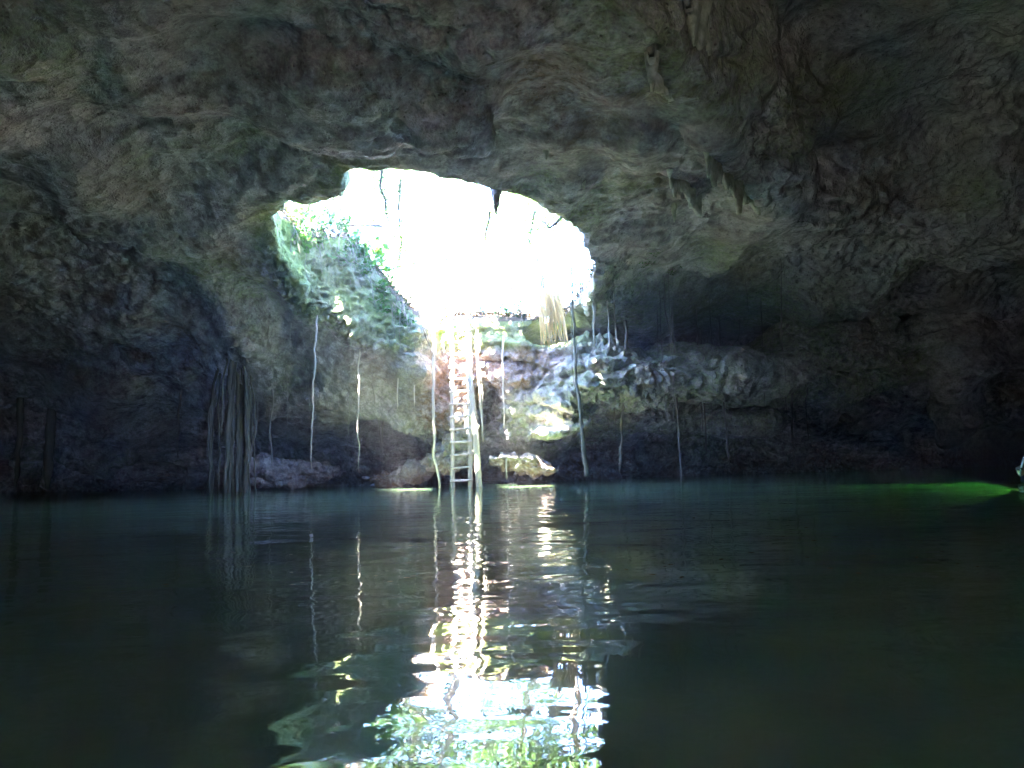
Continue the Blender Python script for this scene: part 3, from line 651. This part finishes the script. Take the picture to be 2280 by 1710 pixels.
# ------------------------------------------------------------------ calcite curtains and stalactites on the ceiling
def fin(name, line, drop, thick, mat, wave=0.05):
    org = line[0].copy(); n = len(line); rows = 7; v = []
    for i, p in enumerate(line):
        t = i / (n - 1); d = drop * (0.35 + 0.65 * math.sin(math.pi * min(1, t * 1.15)) ** 0.7) * (1 + 0.5 * float(perlin(t * 7, line[0][0], 2.2)) + 0.35 * float(perlin(t * 26, line[0][0], 6.2)))
        tg = line[min(n - 1, i + 1)] - line[max(0, i - 1)]; nrm = np.array([tg[1], -tg[0], 0]); nrm /= np.linalg.norm(nrm) + 1e-9
        for r in range(rows):
            s = r / (rows - 1); q = p + np.array([0, 0, 0.4 - (d + 0.4) * s]) + nrm * wave * math.sin(t * 11 + s * 2) * s
            w = thick * (1 - 0.75 * s) * (1 + 0.45 * math.sin(t * 47 + 3 * math.sin(t * 13))) * (1 + 0.3 * float(perlin(t * 20, s * 3, 4.4)))
            v.append((q + nrm * w - org, q - nrm * w - org))
    v = np.array(v); A = v[:, 0]; Bv = v[:, 1]; nn = n * rows; f = []
    for i in range(n - 1):
        for r in range(rows - 1):
            a = i * rows + r; b = a + rows; f.append((a, a + 1, b + 1, b)); f.append((nn + a, nn + b, nn + b + 1, nn + a + 1))
        a = i * rows + rows - 1; f.append((a, nn + a, nn + a + rows, a + rows))
    for e in (0, (n - 1) * rows):
        for r in range(rows - 1): f.append((e + r, e + r + 1, nn + e + r + 1, nn + e + r))
    o = link(name, mesh_np(name, np.concatenate([A, Bv]), np.array(f)), mat, CAVE['cave_ceiling']); o.location = org; return o
def surf(u, v, up=0.0):
    p = hit_ceiling(u, v); return p + [0, 0, up]
cur = [[(1555, 225), (1575, 270), (1600, 330), (1640, 390), (1690, 450)], [(1640, 125), (1650, 150), (1665, 190)], [(1440, 110), (1470, 150), (1500, 190), (1540, 215)], [(1530, 0), (1545, 40), (1570, 70), (1600, 95)], [(1480, 330), (1510, 390), (1545, 430), (1560, 470)]]
for c, dr in zip(cur, (0.6, 0.45, 0.34, 0.3, 0.34)):
    L3 = np.array([surf(*p) for p in c]); L3 = curve(L3, 96, 0.05, 1.4, dr * 10)
    o = fin('calcite_curtain', L3, dr, 0.12, 'calcite'); o['label'] = 'pale calcite curtain hanging along the edge of the dark alcove'
for u, v, l, r in [(1104, 440, 0.3, 0.1), (1500, 462, 0.3, 0.07), (1215, 330, 0.2, 0.08), (1300, 400, 0.18, 0.06)]:
    p = surf(u, v); n = 9; t = np.linspace(0, 1, n)
    pts = np.stack([0.03 * perlin(t * 3, u, 1.1), 0.03 * perlin(t * 3, u, 4.1), 0.2 - (l + 0.2) * t], 1)
    v_, f_ = tube(pts, r * (1 - t) ** 0.8 + 0.008, 8, 0.18); o = link('stalactite', poly_mesh('stalactite', v_, f_), 'rock' if u in (1104, 1880, 1950, 1790) else 'calcite', CAVE['cave_ceiling']); o.location = p

# ------------------------------------------------------------------ leaves and plants
def leaf_cloud(n, cen, size, up=None, elong=1.7, droop=0.2, rng=RNG):
    """folded two-facet leaves at the given centres -> verts, quads"""
    n = len(cen); d = rng.normal(size=(n, 3)); d[:, 2] = d[:, 2] * 0.6 - droop
    d /= np.linalg.norm(d, axis=1)[:, None]; nn = rng.normal(size=(n, 3)); nn[:, 2] = np.abs(nn[:, 2]) + 0.8
    s = np.cross(d, nn); s /= np.linalg.norm(s, axis=1)[:, None]; nn = np.cross(s, d)
    L = (size * rng.uniform(0.55, 1.25, n))[:, None]; wd = L / elong / 2 * rng.uniform(0.8, 1.2, (n, 1))
    p0 = cen - d * L * 0.5; p4 = cen + d * L * 0.5; pm = cen - nn * L * 0.06
    l1 = cen - d * L * 0.08 + s * wd; r1 = cen - d * L * 0.08 - s * wd
    V = np.stack([p0, l1, p4, r1, pm], 1).reshape(-1, 3); b = np.arange(n)[:, None] * 5
    F = np.concatenate([b + np.array([[0, 4, 2, 1]]), b + np.array([[0, 3, 2, 4]])])
    return V, F
def shrub(name, at, h, spread, n, size, mat, label, cat, group=None, elong=1.8):
    at = np.array(at, float); rt = empty(name, at, label, cat, group)
    stems = []; cen = []
    for s in range(max(3, n // 14)):
        a = random.uniform(0, 6.28); rr = spread * random.uniform(0.3, 1); tip = np.array([math.cos(a) * rr, math.sin(a) * rr, h * random.uniform(0.5, 1.1)])
        c = curve([np.zeros(3) - [0, 0, 0.1], tip * [0.3, 0.3, 0.6], tip], 7, 0.02, 3, random.random() * 50); stems.append(tube(c, np.linspace(0.011, 0.004, 7), 4))
        for k in range(14):
            q = c[random.randint(2, 6)] + np.array([random.gauss(0, 1) for _ in range(3)]) * size * 0.6; cen.append(q)
    v, f = join(stems); link('stem', poly_mesh('stem', v, f), 'bark', rt)
    v, f = leaf_cloud(0, np.array(cen), size, elong=elong); link('foliage', mesh_np('foliage', v, f, False), mat, rt)
    return rt
def gpt(u, v, y):
    p = P(u, v, y); p[2] = float(gz_at(np.array([p[0]]), np.array([p[1]]))[0]); return p
GP = 'plants on the rim of the opening'
def rim_point(u, out=0.12):
    """ground point just outside the rim on its back side, below image column u"""
    best = None
    for t in np.arange(14.0, 21.0, 0.03):
        q = P(u, 600, t)
        if t > 15.0 and float(hd_at(q[0], q[1])) < 0: best = t
    q = P(u, 600, (best or 17) + out); q[2] = float(gz_at(q[0], q[1])); return q
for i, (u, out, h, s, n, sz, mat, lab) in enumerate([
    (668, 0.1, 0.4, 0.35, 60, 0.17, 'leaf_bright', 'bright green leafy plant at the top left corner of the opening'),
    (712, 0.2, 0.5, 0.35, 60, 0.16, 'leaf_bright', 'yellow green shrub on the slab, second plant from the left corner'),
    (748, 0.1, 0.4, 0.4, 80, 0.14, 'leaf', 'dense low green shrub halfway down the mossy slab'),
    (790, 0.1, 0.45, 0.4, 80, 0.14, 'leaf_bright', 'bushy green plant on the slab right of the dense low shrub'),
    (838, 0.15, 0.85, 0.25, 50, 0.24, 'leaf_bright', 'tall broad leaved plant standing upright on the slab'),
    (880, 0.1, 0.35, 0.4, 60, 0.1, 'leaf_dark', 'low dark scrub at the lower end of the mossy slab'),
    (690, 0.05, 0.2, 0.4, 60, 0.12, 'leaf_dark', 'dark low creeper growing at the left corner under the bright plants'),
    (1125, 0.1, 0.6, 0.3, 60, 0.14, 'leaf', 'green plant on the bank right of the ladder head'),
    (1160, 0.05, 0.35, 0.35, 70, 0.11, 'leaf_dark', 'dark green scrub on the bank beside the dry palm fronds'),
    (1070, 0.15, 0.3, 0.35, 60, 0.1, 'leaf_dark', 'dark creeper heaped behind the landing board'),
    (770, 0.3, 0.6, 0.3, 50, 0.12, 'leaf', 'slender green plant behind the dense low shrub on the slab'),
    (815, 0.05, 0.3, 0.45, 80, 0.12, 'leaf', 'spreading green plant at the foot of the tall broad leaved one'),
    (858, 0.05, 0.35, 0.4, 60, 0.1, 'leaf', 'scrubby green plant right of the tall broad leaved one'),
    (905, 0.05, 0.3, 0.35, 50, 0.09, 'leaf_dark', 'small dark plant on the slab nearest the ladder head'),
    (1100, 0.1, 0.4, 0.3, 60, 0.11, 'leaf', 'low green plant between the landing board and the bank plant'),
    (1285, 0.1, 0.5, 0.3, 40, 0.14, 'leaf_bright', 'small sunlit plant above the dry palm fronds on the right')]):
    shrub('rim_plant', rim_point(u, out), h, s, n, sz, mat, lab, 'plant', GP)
GW = 'small plants trailing down the slab'
for k in range(26):
    u = random.uniform(655, 930); q = rim_point(u, -0.03); q[2] -= random.uniform(0.02, 0.55) * (1.0 if u < 860 else 0.6)
    shrub('trailing_plant', q + [0, -0.02, 0], random.choice([-0.3, 0.18, -0.2, 0.25]), 0.28, random.choice([28, 42, 56]), random.uniform(0.08, 0.15), random.choice(['leaf', 'leaf_bright', 'leaf_bright', 'leaf_bright']), 'small green plant trailing on the face of the mossy slab', 'plant', GW)
# moss-like ferns growing on the lit rock right of the opening
for u, v, lab in [(1455, 545, 'small pale green fern clinging to the rock right of the opening, upper one'), (1440, 575, 'small pale green fern clinging to the rock right of the opening, lower one'), (1490, 590, 'small green fern on the rock farthest right of the opening')]:
    p = surf(u, v); shrub('rock_fern', p + [0, -0.02, -0.05], -0.14, 0.22, 50, 0.09, 'leaf_bright', lab, 'fern', 'ferns on the rock right of the opening', 3.0)

# dead leaf litter and twigs caught on the rim
cen = []
while len(cen) < 3500:
    xx_ = random.uniform(-5.6, 2.4); yy_ = random.uniform(15.2, 20.2)
    sdv = float(hd_at(np.array([xx_]), np.array([yy_]))[0])
    if -0.03 < sdv < 0.9 and not (yy_ < 16.2 and xx_ > -3): cen.append((xx_, yy_, float(gz_at(np.array([xx_]), np.array([yy_]))[0]) + random.uniform(0, 0.1)))
v, f = leaf_cloud(0, np.array(cen), 0.12, droop=0.0); o = link('leaf_litter', mesh_np('leaf_litter', v, f, False), 'litter')
tag(o, 'brown dead leaves strewn along the rim of the opening', 'leaf litter', kind='stuff')

sr = rim_point(790, 0.0)
rf = empty('root_mat', sr, 'mat of thin roots and dead twigs draped down the face of the mossy slab', 'root mat')
for k in range(34):
    u = random.uniform(640, 950); q = rim_point(u, -0.06) if k % 2 else rim_point(u, -0.1); ln = random.uniform(0.2, 1.1)
    a = q + [0, 0, random.uniform(-0.5, 0.15)]; b = a + [random.uniform(-.25, .3), random.uniform(-.12, .0), -ln]
    c = curve([a, (a + b) / 2 + [random.uniform(-.1, .1), -0.06, 0], b], 11, 0.05, 2.5, k + 300) - sr
    v, f = tube(c, np.linspace(0.012, 0.005, 11) * random.uniform(0.6, 1.5), 5, 0.1); link('rootlet', poly_mesh('rootlet', v, f), random.choice(['root_dark', 'root_dark', 'bark']), rf)
# dry palm fronds hanging over the right rim
pf = P(1212, 645, 18.05)
pal = empty('dry_palm', pf, 'straw coloured skirt of dead palm fronds hanging over the right rim', 'palm')
for k in range(64):
    t = k / 63; u0 = 1192 + 46 * t + random.uniform(-6, 6); u1 = 1205 + 55 * t + random.uniform(-12, 12); v1 = random.uniform(700, 775) if k % 3 else random.uniform(745, 782); y = 18.0 + random.uniform(-0.18, 0.12)
    a = P(u0, 645 + random.uniform(-6, 18), y); b = P(u1, v1, y - 0.12); m_ = (a + b) / 2 + [random.uniform(-.05, .05), -0.1 * random.random(), 0.05]
    c = curve([a, m_, b], 7, 0.012, 4, k + 80) - pf; wd = random.uniform(0.018, 0.034) * np.interp(np.linspace(0, 1, 7), [0, 0.25, 1], [0.6, 1, 0.15])
    an = random.uniform(-0.9, 0.9); s = np.array([math.cos(an), math.sin(an), 0]); fo = np.array([-s[1], s[0], 0])
    vv3 = np.concatenate([c + s * wd[:, None], c + fo * wd[:, None] * 0.45, c - s * wd[:, None]]); ff = []
    for i in range(6): ff += [(i, i + 1, 7 + i + 1, 7 + i), (7 + i, 8 + i, 15 + i, 14 + i)]
    link('dry_frond', mesh_np('dry_frond', vv3, np.array(ff)), 'straw', pal)
tp = curve([np.array([0.02, 0.35, -0.6]), np.array([0.0, 0.2, -0.1]), np.array([-0.05, 0.1, 0.3]), np.array([-0.08, 0.12, 0.75])], 12, 0.01)
v, f = tube(tp, np.linspace(0.07, 0.03, 12), 8, 0.15); link('trunk', poly_mesh('trunk', v, f), 'bark', pal)
# sunlit root fringe at the far right corner of the opening
fr = P(1305, 615, 17.0)
fg = empty('root_fringe', fr, 'white sunlit fringe of fine roots at the right corner of the opening', 'root fringe')
for k in range(22):
    a = P(1268 + 46 * random.random(), 590 + 20 * random.random(), 17.0 + random.uniform(-.1, .1)); b = a + [random.uniform(-.05, .05), random.uniform(-.05, .02), -random.uniform(0.25, 0.75)]
    c = curve([a, (a + b) / 2 + [random.uniform(-.04, .04), 0, 0], b], 9, 0.02, 4, k + 130) - fr
    v, f = tube(c, np.linspace(0.016, 0.005, 9), 5, 0.1); link('rootlet', poly_mesh('rootlet', v, f), 'root_pale', fg)

# ------------------------------------------------------------------ twigs and creepers seen against the sky
def creeper(ctrl, rad, nleaf, size, mat, label, wob=0.03, cat='vine', name='creeper'):
    c = curve(ctrl, 26, wob, 2.2, ctrl[0][0] * 3); org = c[0].copy(); rt = empty(name, org, label, cat, 'twigs and creepers across the opening')
    v, f = tube(c - org, np.linspace(rad, rad * 0.5, 26) * 1.7, 5, 0.1); link('stem', poly_mesh('stem', v, f), 'twig', rt)
    if nleaf:
        cen = c[RNG.integers(2, 26, nleaf)] - org + RNG.normal(size=(nleaf, 3)) * size * 0.5
        v, f = leaf_cloud(0, cen, size); link('foliage', mesh_np('foliage', v, f, False), mat, rt)
creeper([P(852, 372, 13.6), P(848, 420, 13.6), P(862, 460, 13.6), P(868, 500, 13.6)], 0.014, 30, 0.08, 'leaf_dark', 'leafy creeper hanging from the upper left of the opening')
creeper([P(893, 400, 13.9), P(888, 470, 13.9), P(893, 540, 13.9), P(890, 580, 13.9)], 0.01, 26, 0.06, 'leaf_dark', 'sparse creeper hanging right of the leafy one')
creeper([P(760, 503, 18.5), P(800, 500, 18.5), P(850, 503, 18.6), P(880, 527, 18.6)], 0.028, 0, 0.1, 'leaf', 'bare crooked branch crossing the left of the sky', cat='branch', name='bare_branch')
creeper([P(770, 560, 17.3), P(768, 520, 17.6), P(772, 485, 17.8)], 0.012, 16, 0.08, 'leaf', 'upright twig below the bare crooked branch', cat='branch', name='twig')
creeper([P(1092, 470, 14.2), P(1082, 520, 14.3), P(1070, 562, 14.4)], 0.013, 0, 0.06, 'leaf', 'thin bare twig dangling below the small stalactite', name='twig', cat='branch')
creeper([P(1125, 640, 19.2), P(1105, 600, 19.4), P(1092, 570, 19.5)], 0.02, 10, 0.08, 'leaf', 'forked twig on the bank leaning left', name='twig', cat='branch')
creeper([P(1130, 650, 19.2), P(1150, 625, 19.4), P(1160, 600, 19.5)], 0.022, 12, 0.09, 'leaf', 'forked twig on the bank leaning right', name='twig', cat='branch')
creeper([P(1072, 690, 19.0), P(1068, 650, 19.0), P(1065, 620, 19.0)], 0.014, 0, 0.09, 'leaf', 'bare stick standing on the bank right of the ladder head', name='twig', cat='branch')
creeper([P(1250, 480, 15.2), P(1235, 500, 15.2), P(1222, 508, 15.2), P(1212, 495, 15.2)], 0.02, 8, 0.08, 'leaf_bright', 'hooked twig hanging at the upper right of the opening', name='twig', cat='branch')
creeper([P(1199, 640, 18.4), P(1202, 600, 18.5), P(1196, 570, 18.5)], 0.02, 22, 0.08, 'leaf', 'leafy shoot rising above the dry palm fronds')
creeper([P(1190, 470, 14.8), P(1185, 500, 14.8), P(1180, 540, 14.8)], 0.008, 22, 0.07, 'leaf_bright', 'thin green creeper hanging at the upper right of the sky')
creeper([P(690, 455, 15.0), P(686, 480, 15.1), P(684, 500, 15.2)], 0.007, 10, 0.05, 'leaf', 'tiny creeper at the far left of the opening')

# ------------------------------------------------------------------ trees above ground
GT = 'trees growing round the opening'
def tree(x, y, h, cr, n, size, mat, label, tubes=None, seed=0, lo=5):
    rng = np.random.default_rng(seed); z0 = float(gz_at(np.array([x]), np.array([y]))[0]) - 0.1
    rt = empty('tree', (x, y, z0), label, 'tree', GT)
    tp = curve([(0, 0, 0), (0.15, 0.1, h * 0.3), (rng.normal() * 0.3, rng.normal() * 0.3, h * 0.6), (rng.normal() * 0.4, 0, h * 0.9)], 16, 0.08, 0.5, seed)
    v, f = tube(tp, np.linspace(0.17, 0.03, 16) * h / 8, 9, 0.08); link('trunk', poly_mesh('trunk', v, f), 'bark', rt)
    limbs, cen = [], []
    for k in range(16):
        i = rng.integers(lo, 15); a = rng.uniform(0, 6.28); ln = cr * rng.uniform(0.5, 1.05)
        tip = tp[i] + np.array([math.cos(a) * ln, math.sin(a) * ln, ln * rng.uniform(0.1, 0.7)])
        c = curve([tp[i], (tp[i] + tip) / 2 + [0, 0, 0.15], tip], 9, 0.08, 1.2, seed + k); limbs.append(tube(c, np.linspace(0.05, 0.012, 9) * h / 8, 5))
        for t in range(int(rng.integers(3, 6))):
            q = c[rng.integers(4, 9)] + rng.normal(size=3) * cr * 0.16
            cen.append(q + rng.normal(size=(max(4, n // 64), 3)) * cr * np.array([0.17, 0.17, 0.1]))
    v, f = join(limbs); link('limb', poly_mesh('limb', v, f), 'bark', rt)
    cen = np.concatenate(cen)
    if tubes is not None:
        wpos = cen + np.array([x, y, z0]); keep = np.ones(len(cen), bool)
        for tx, rad in tubes:
            d = wpos - tx; keep &= np.linalg.norm(d - (d @ SUNV)[:, None] * SUNV, axis=1) > rad
        cen = cen[keep]
    v, f = leaf_cloud(0, cen, size, rng=rng); link('crown', mesh_np('crown', v, f, False), mat, rt)
lit = [(P(1022, 765, 18.3), 0.5), (P(1022, 715, 18.4), 0.42), (P(1022, 800, 18.25), 0.45), (P(1030, 840, 18.2), 0.2), (P(1058, 960, 18.1), 0.13), (P(1064, 1050, 18.1), 0.13), (P(965, 760, 18.0), 0.16), (P(965, 850, 18.0), 0.1), (P(966, 960, 18.0), 0.1), (P(1205, 958, 18.2), 0.26), (P(1240, 950, 18.2), 0.2), (P(1140, 1008, 18.3), 0.18), (P(1105, 1000, 18.3), 0.14), (P(1170, 1006, 18.3), 0.14), (P(1185, 860, 18.4), 0.07), (P(1100, 815, 18.5), 0.12), (P(1250, 730, 17.9), 0.1), (P(1300, 615, 17.0), 0.25), (P(915, 690, 18.3), 0.12), (P(945, 740, 18.3), 0.15), (P(1075, 880, 18.3), 0.08), (P(1120, 820, 18.3), 0.08), (P(1005, 950, 18.2), 0.09), (P(1000, 1020, 18.2), 0.09), (P(1075, 855, 18.6), 0.1), (P(888, 840, 18.1), 0.07), (np.array([-2.3, 17.4, -0.6]), 0.7), (np.array([0.4, 17.5, -0.6]), 0.7), (P(950, 720, 18.6), 0.5), (P(985, 790, 18.8), 0.45), (P(690, 530, 16.2), 0.3), (P(840, 580, 17.6), 0.25)]  # unseen crowns added to block sun, leaves cut away along these beams
tree(-1.6, 8.0, 10.0, 3.0, 8000, 0.36, 'leaf_dark', 'unseen shade tree added on the roof before the opening, in the middle', lit, 2, 10)
tree(0.8, 10.6, 8.5, 3.2, 20000, 0.34, 'leaf', 'unseen shade tree added, leaning over the near rim of the opening', lit, 6, 10)
tree(-4.6, 10.6, 8.5, 3.0, 16000, 0.34, 'leaf', 'second unseen shade tree added, leaning over the near rim, left one', lit, 7, 10)
tree(3.4, 9.0, 9.0, 3.2, 13000, 0.36, 'leaf', 'unseen shade tree added on the roof before the opening, right of another', lit, 3, 10)
tree(5.5, 14.5, 8.0, 3.0, 10000, 0.36, 'leaf', 'unseen shade tree added on the roof close to the right corner', lit, 4, 10)
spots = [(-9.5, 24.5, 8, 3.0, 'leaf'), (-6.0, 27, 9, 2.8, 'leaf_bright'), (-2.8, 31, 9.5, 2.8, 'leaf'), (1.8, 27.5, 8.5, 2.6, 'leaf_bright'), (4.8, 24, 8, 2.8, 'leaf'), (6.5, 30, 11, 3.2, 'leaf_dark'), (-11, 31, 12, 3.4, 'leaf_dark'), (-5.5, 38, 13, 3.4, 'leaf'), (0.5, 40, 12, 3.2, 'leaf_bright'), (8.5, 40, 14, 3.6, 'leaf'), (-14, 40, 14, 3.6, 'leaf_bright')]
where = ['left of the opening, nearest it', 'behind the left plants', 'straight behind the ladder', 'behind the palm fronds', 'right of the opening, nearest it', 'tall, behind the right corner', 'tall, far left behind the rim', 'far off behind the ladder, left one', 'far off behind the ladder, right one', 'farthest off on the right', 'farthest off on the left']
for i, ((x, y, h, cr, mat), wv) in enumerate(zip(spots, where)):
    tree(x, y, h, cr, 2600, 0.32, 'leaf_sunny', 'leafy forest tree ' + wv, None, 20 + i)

# ------------------------------------------------------------------ swimmer with a torch at the right edge
sw = P(2280, 1050, 12.0); sw[2] = 0.0
def skin_body():
    joints = {'pelvis': ((0.55, 0.25, -0.35), 0.14), 'waist': ((0.36, 0.17, -0.25), 0.125), 'chest': ((0.17, 0.08, -0.13), 0.15), 'neck': ((0.05, 0.02, 0.03), 0.06), 'head0': ((0.0, 0.0, 0.12), 0.085), 'head1': ((-0.02, -0.01, 0.22), 0.075),
              'shl': ((0.1, -0.14, -0.05), 0.075), 'ell': ((0.05, -0.3, -0.24), 0.05), 'wrl': ((-0.1, -0.22, -0.2), 0.036), 'hal': ((-0.15, -0.2, -0.185), 0.04),
              'shr': ((0.16, 0.28, -0.06), 0.075), 'elr': ((0.2, 0.5, -0.2), 0.05), 'wrr': ((0.05, 0.66, -0.25), 0.036), 'har': ((-0.03, 0.7, -0.25), 0.04),
              'hpl': ((0.6, 0.12, -0.4), 0.1), 'knl': ((0.9, 0.2, -0.6), 0.07), 'anl': ((1.25, 0.35, -0.7), 0.045), 'tol': ((1.42, 0.4, -0.78), 0.04),
              'hpr': ((0.62, 0.36, -0.4), 0.1), 'knr': ((0.95, 0.5, -0.52), 0.07), 'anr': ((1.3, 0.7, -0.66), 0.045), 'tor': ((1.46, 0.78, -0.74), 0.04)}
    names = list(joints); ed = [('pelvis', 'waist'), ('waist', 'chest'), ('chest', 'neck'), ('neck', 'head0'), ('head0', 'head1'), ('chest', 'shl'), ('shl', 'ell'), ('ell', 'wrl'), ('wrl', 'hal'), ('chest', 'shr'), ('shr', 'elr'), ('elr', 'wrr'), ('wrr', 'har'), ('pelvis', 'hpl'), ('hpl', 'knl'), ('knl', 'anl'), ('anl', 'tol'), ('pelvis', 'hpr'), ('hpr', 'knr'), ('knr', 'anr'), ('anr', 'tor')]
    me = bpy.data.meshes.new('body'); vs_ = [joints[n][0] for n in names]; es = [(names.index(a), names.index(b)) for a, b in ed]
    rad = [joints[n][1] for n in names]
    for hname, dr in (('hal', (-1, 0.25, 0)), ('har', (-0.9, 0.4, 0))):   # fingers
        hi = names.index(hname); hp = np.array(vs_[hi])
        for k in range(5):
            off = np.array([-0.01, 0.0, 0.03 - 0.016 * k]) if k < 4 else np.array([0.03, -0.03, 0.03]); ln = (0.07, 0.08, 0.075, 0.06, 0.05)[k]
            d = np.array(dr) if k < 4 else np.array([-0.6, -0.6, 0.5]); b0 = hp + off + d * 0.02; b1 = b0 + d * ln * 0.5; b2 = b1 + (d * 0.6 + np.array([0, 0.5, -0.3])) * ln * 0.5
            s = len(vs_); vs_ += [tuple(b0), tuple(b1), tuple(b2)]; rad += [0.011, 0.01, 0.008]; es += [(hi, s), (s, s + 1), (s + 1, s + 2)]
    me.from_pydata(vs_, es, []); o = link('body', me, 'wetsuit')
    m = o.modifiers.new('skin', 'SKIN'); 
    for i, r in enumerate(rad): me.skin_vertices[0].data[i].radius = (r, r)
    me.skin_vertices[0].data[0].use_root = True; m.use_smooth_shade = True
    o.modifiers.new('sub', 'SUBSURF').render_levels = 2
    return o
per = empty('person', sw, 'swimmer in a navy hooded wetsuit at the right edge, holding a torch', 'person')
try:
    b = skin_body(); b.parent = per
except Exception as e:
    print('SKIN FAIL', e)
def lathe_ellipsoid(name, c, r, mat, parent, n=14, m=9):
    th = np.linspace(0, 2 * math.pi, n, endpoint=False); ph = np.linspace(-math.pi / 2, math.pi / 2, m); v = []
    for p in ph:
        for t in th: v.append((c[0] + r[0] * math.cos(p) * math.cos(t), c[1] + r[1] * math.cos(p) * math.sin(t), c[2] + r[2] * math.sin(p)))
    f = [(i * n + j, i * n + (j + 1) % n, (i + 1) * n + (j + 1) % n, (i + 1) * n + j) for i in range(m - 1) for j in range(n)]
    return link(name, mesh_np(name, np.array(v), np.array(f)), mat, parent)
lathe_ellipsoid('face', (-0.075, -0.04, 0.145), (0.05, 0.062, 0.08), 'skin', per)
lathe_ellipsoid('nose', (-0.125, -0.06, 0.14), (0.016, 0.013, 0.02), 'skin', per)
lathe_ellipsoid('mouth', (-0.118, -0.058, 0.1), (0.012, 0.024, 0.008), 'skin', per)
lathe_ellipsoid('diving_mask', (-0.105, -0.055, 0.18), (0.035, 0.07, 0.036), 'black_rubber', per)
c = curve([(-0.11, -0.07, 0.1), (-0.13, -0.1, 0.12), (-0.09, -0.11, 0.24), (-0.04, -0.1, 0.36)], 14)
v, f = tube(c, 0.013, 8); link('snorkel', poly_mesh('snorkel', v, f), 'white_plastic', per)
# the torch, held under water and shining to the left
tpos = np.array([sw[0] - 0.2, sw[1] - 0.17, -0.13])
to = empty('torch', tpos, 'small lit diving torch held under water by the swimmer', 'torch')
tdir = Vector((-1.0, -0.06, -0.03)).normalized()
v, f = tube([(0.14, 0.02, 0), (0.02, 0.003, 0), (0, 0, 0), (-0.05, -0.008, 0)], [0.018, 0.018, 0.03, 0.032], 12); link('barrel', poly_mesh('barrel', v, f), 'black_rubber', to)
m_, nt_, b_ = new_mat('torch_lens'); b_.inputs['Emission Color'].default_value = (0.5, 1, 0.2, 1); b_.inputs['Emission Strength'].default_value = 0.02; M['lens'] = m_
lathe_ellipsoid('lens', (-0.052, -0.008, 0), (0.006, 0.026, 0.026), 'lens', to)
ld = bpy.data.lights.new('torch_beam', 'SPOT'); ld.energy = 8; ld.color = (0.16, 1.0, 0.1); ld.spot_size = R(38); ld.spot_blend = 1.0; ld.shadow_soft_size = 0.02
lo = bpy.data.objects.new('torch_beam', ld); COL.objects.link(lo); lo.parent = to; lo.location = (-0.07, -0.011, 0); lo.rotation_euler = (-tdir).to_track_quat('Z', 'Y').to_euler()

# ------------------------------------------------------------------ bits floating on the water
cen = []
for k in range(1300):
    y = 18.5 - 16 * random.random() ** 1.6; xx_ = random.uniform(-0.6, 0.6) * y; cen.append((xx_, y, 0.004))
cen = np.array(cen); v, f = leaf_cloud(0, np.zeros((len(cen), 3)), 0.03, droop=0); v = v * [1, 1, 0.1] + np.repeat(cen, 5, 0)
o = link('floating_specks', mesh_np('floating_specks', v, f, False), 'straw'); tag(o, 'tiny bits of leaf and dust afloat on the water', 'floating debris', kind='stuff')
p = P(693, 1197, 4.6); p = CAM + (p - CAM) * (CAM[2] / (CAM[2] - p[2]))
v, f = leaf_cloud(0, np.zeros((1, 3)), 0.05, droop=0); o = link('floating_petal', mesh_np('floating_petal', v, f, False), 'white_plastic'); o.location = (p[0], p[1], 0.012)
tag(o, 'single white petal floating alone on the dark water', 'petal')

# ------------------------------------------------------------------ thin mauve haze, added to lift the dark parts
hm = bpy.data.materials.new('haze'); hm.use_nodes = True; hn = hm.node_tree; hn.nodes.clear()
ho = hn.nodes.new('ShaderNodeOutputMaterial'); hv = hn.nodes.new('ShaderNodeVolumePrincipled'); hv.inputs['Color'].default_value = (0.95, 0.92, 1, 1); hv.inputs['Density'].default_value = 0.003; hv.inputs['Anisotropy'].default_value = 0.5
hn.links.new(hv.outputs[0], ho.inputs['Volume']); M['haze'] = hm
o = link('haze', box_mesh('haze', (-30, -18, -4.5), (30, 46, 23)), 'haze'); o['kind'] = 'stuff'
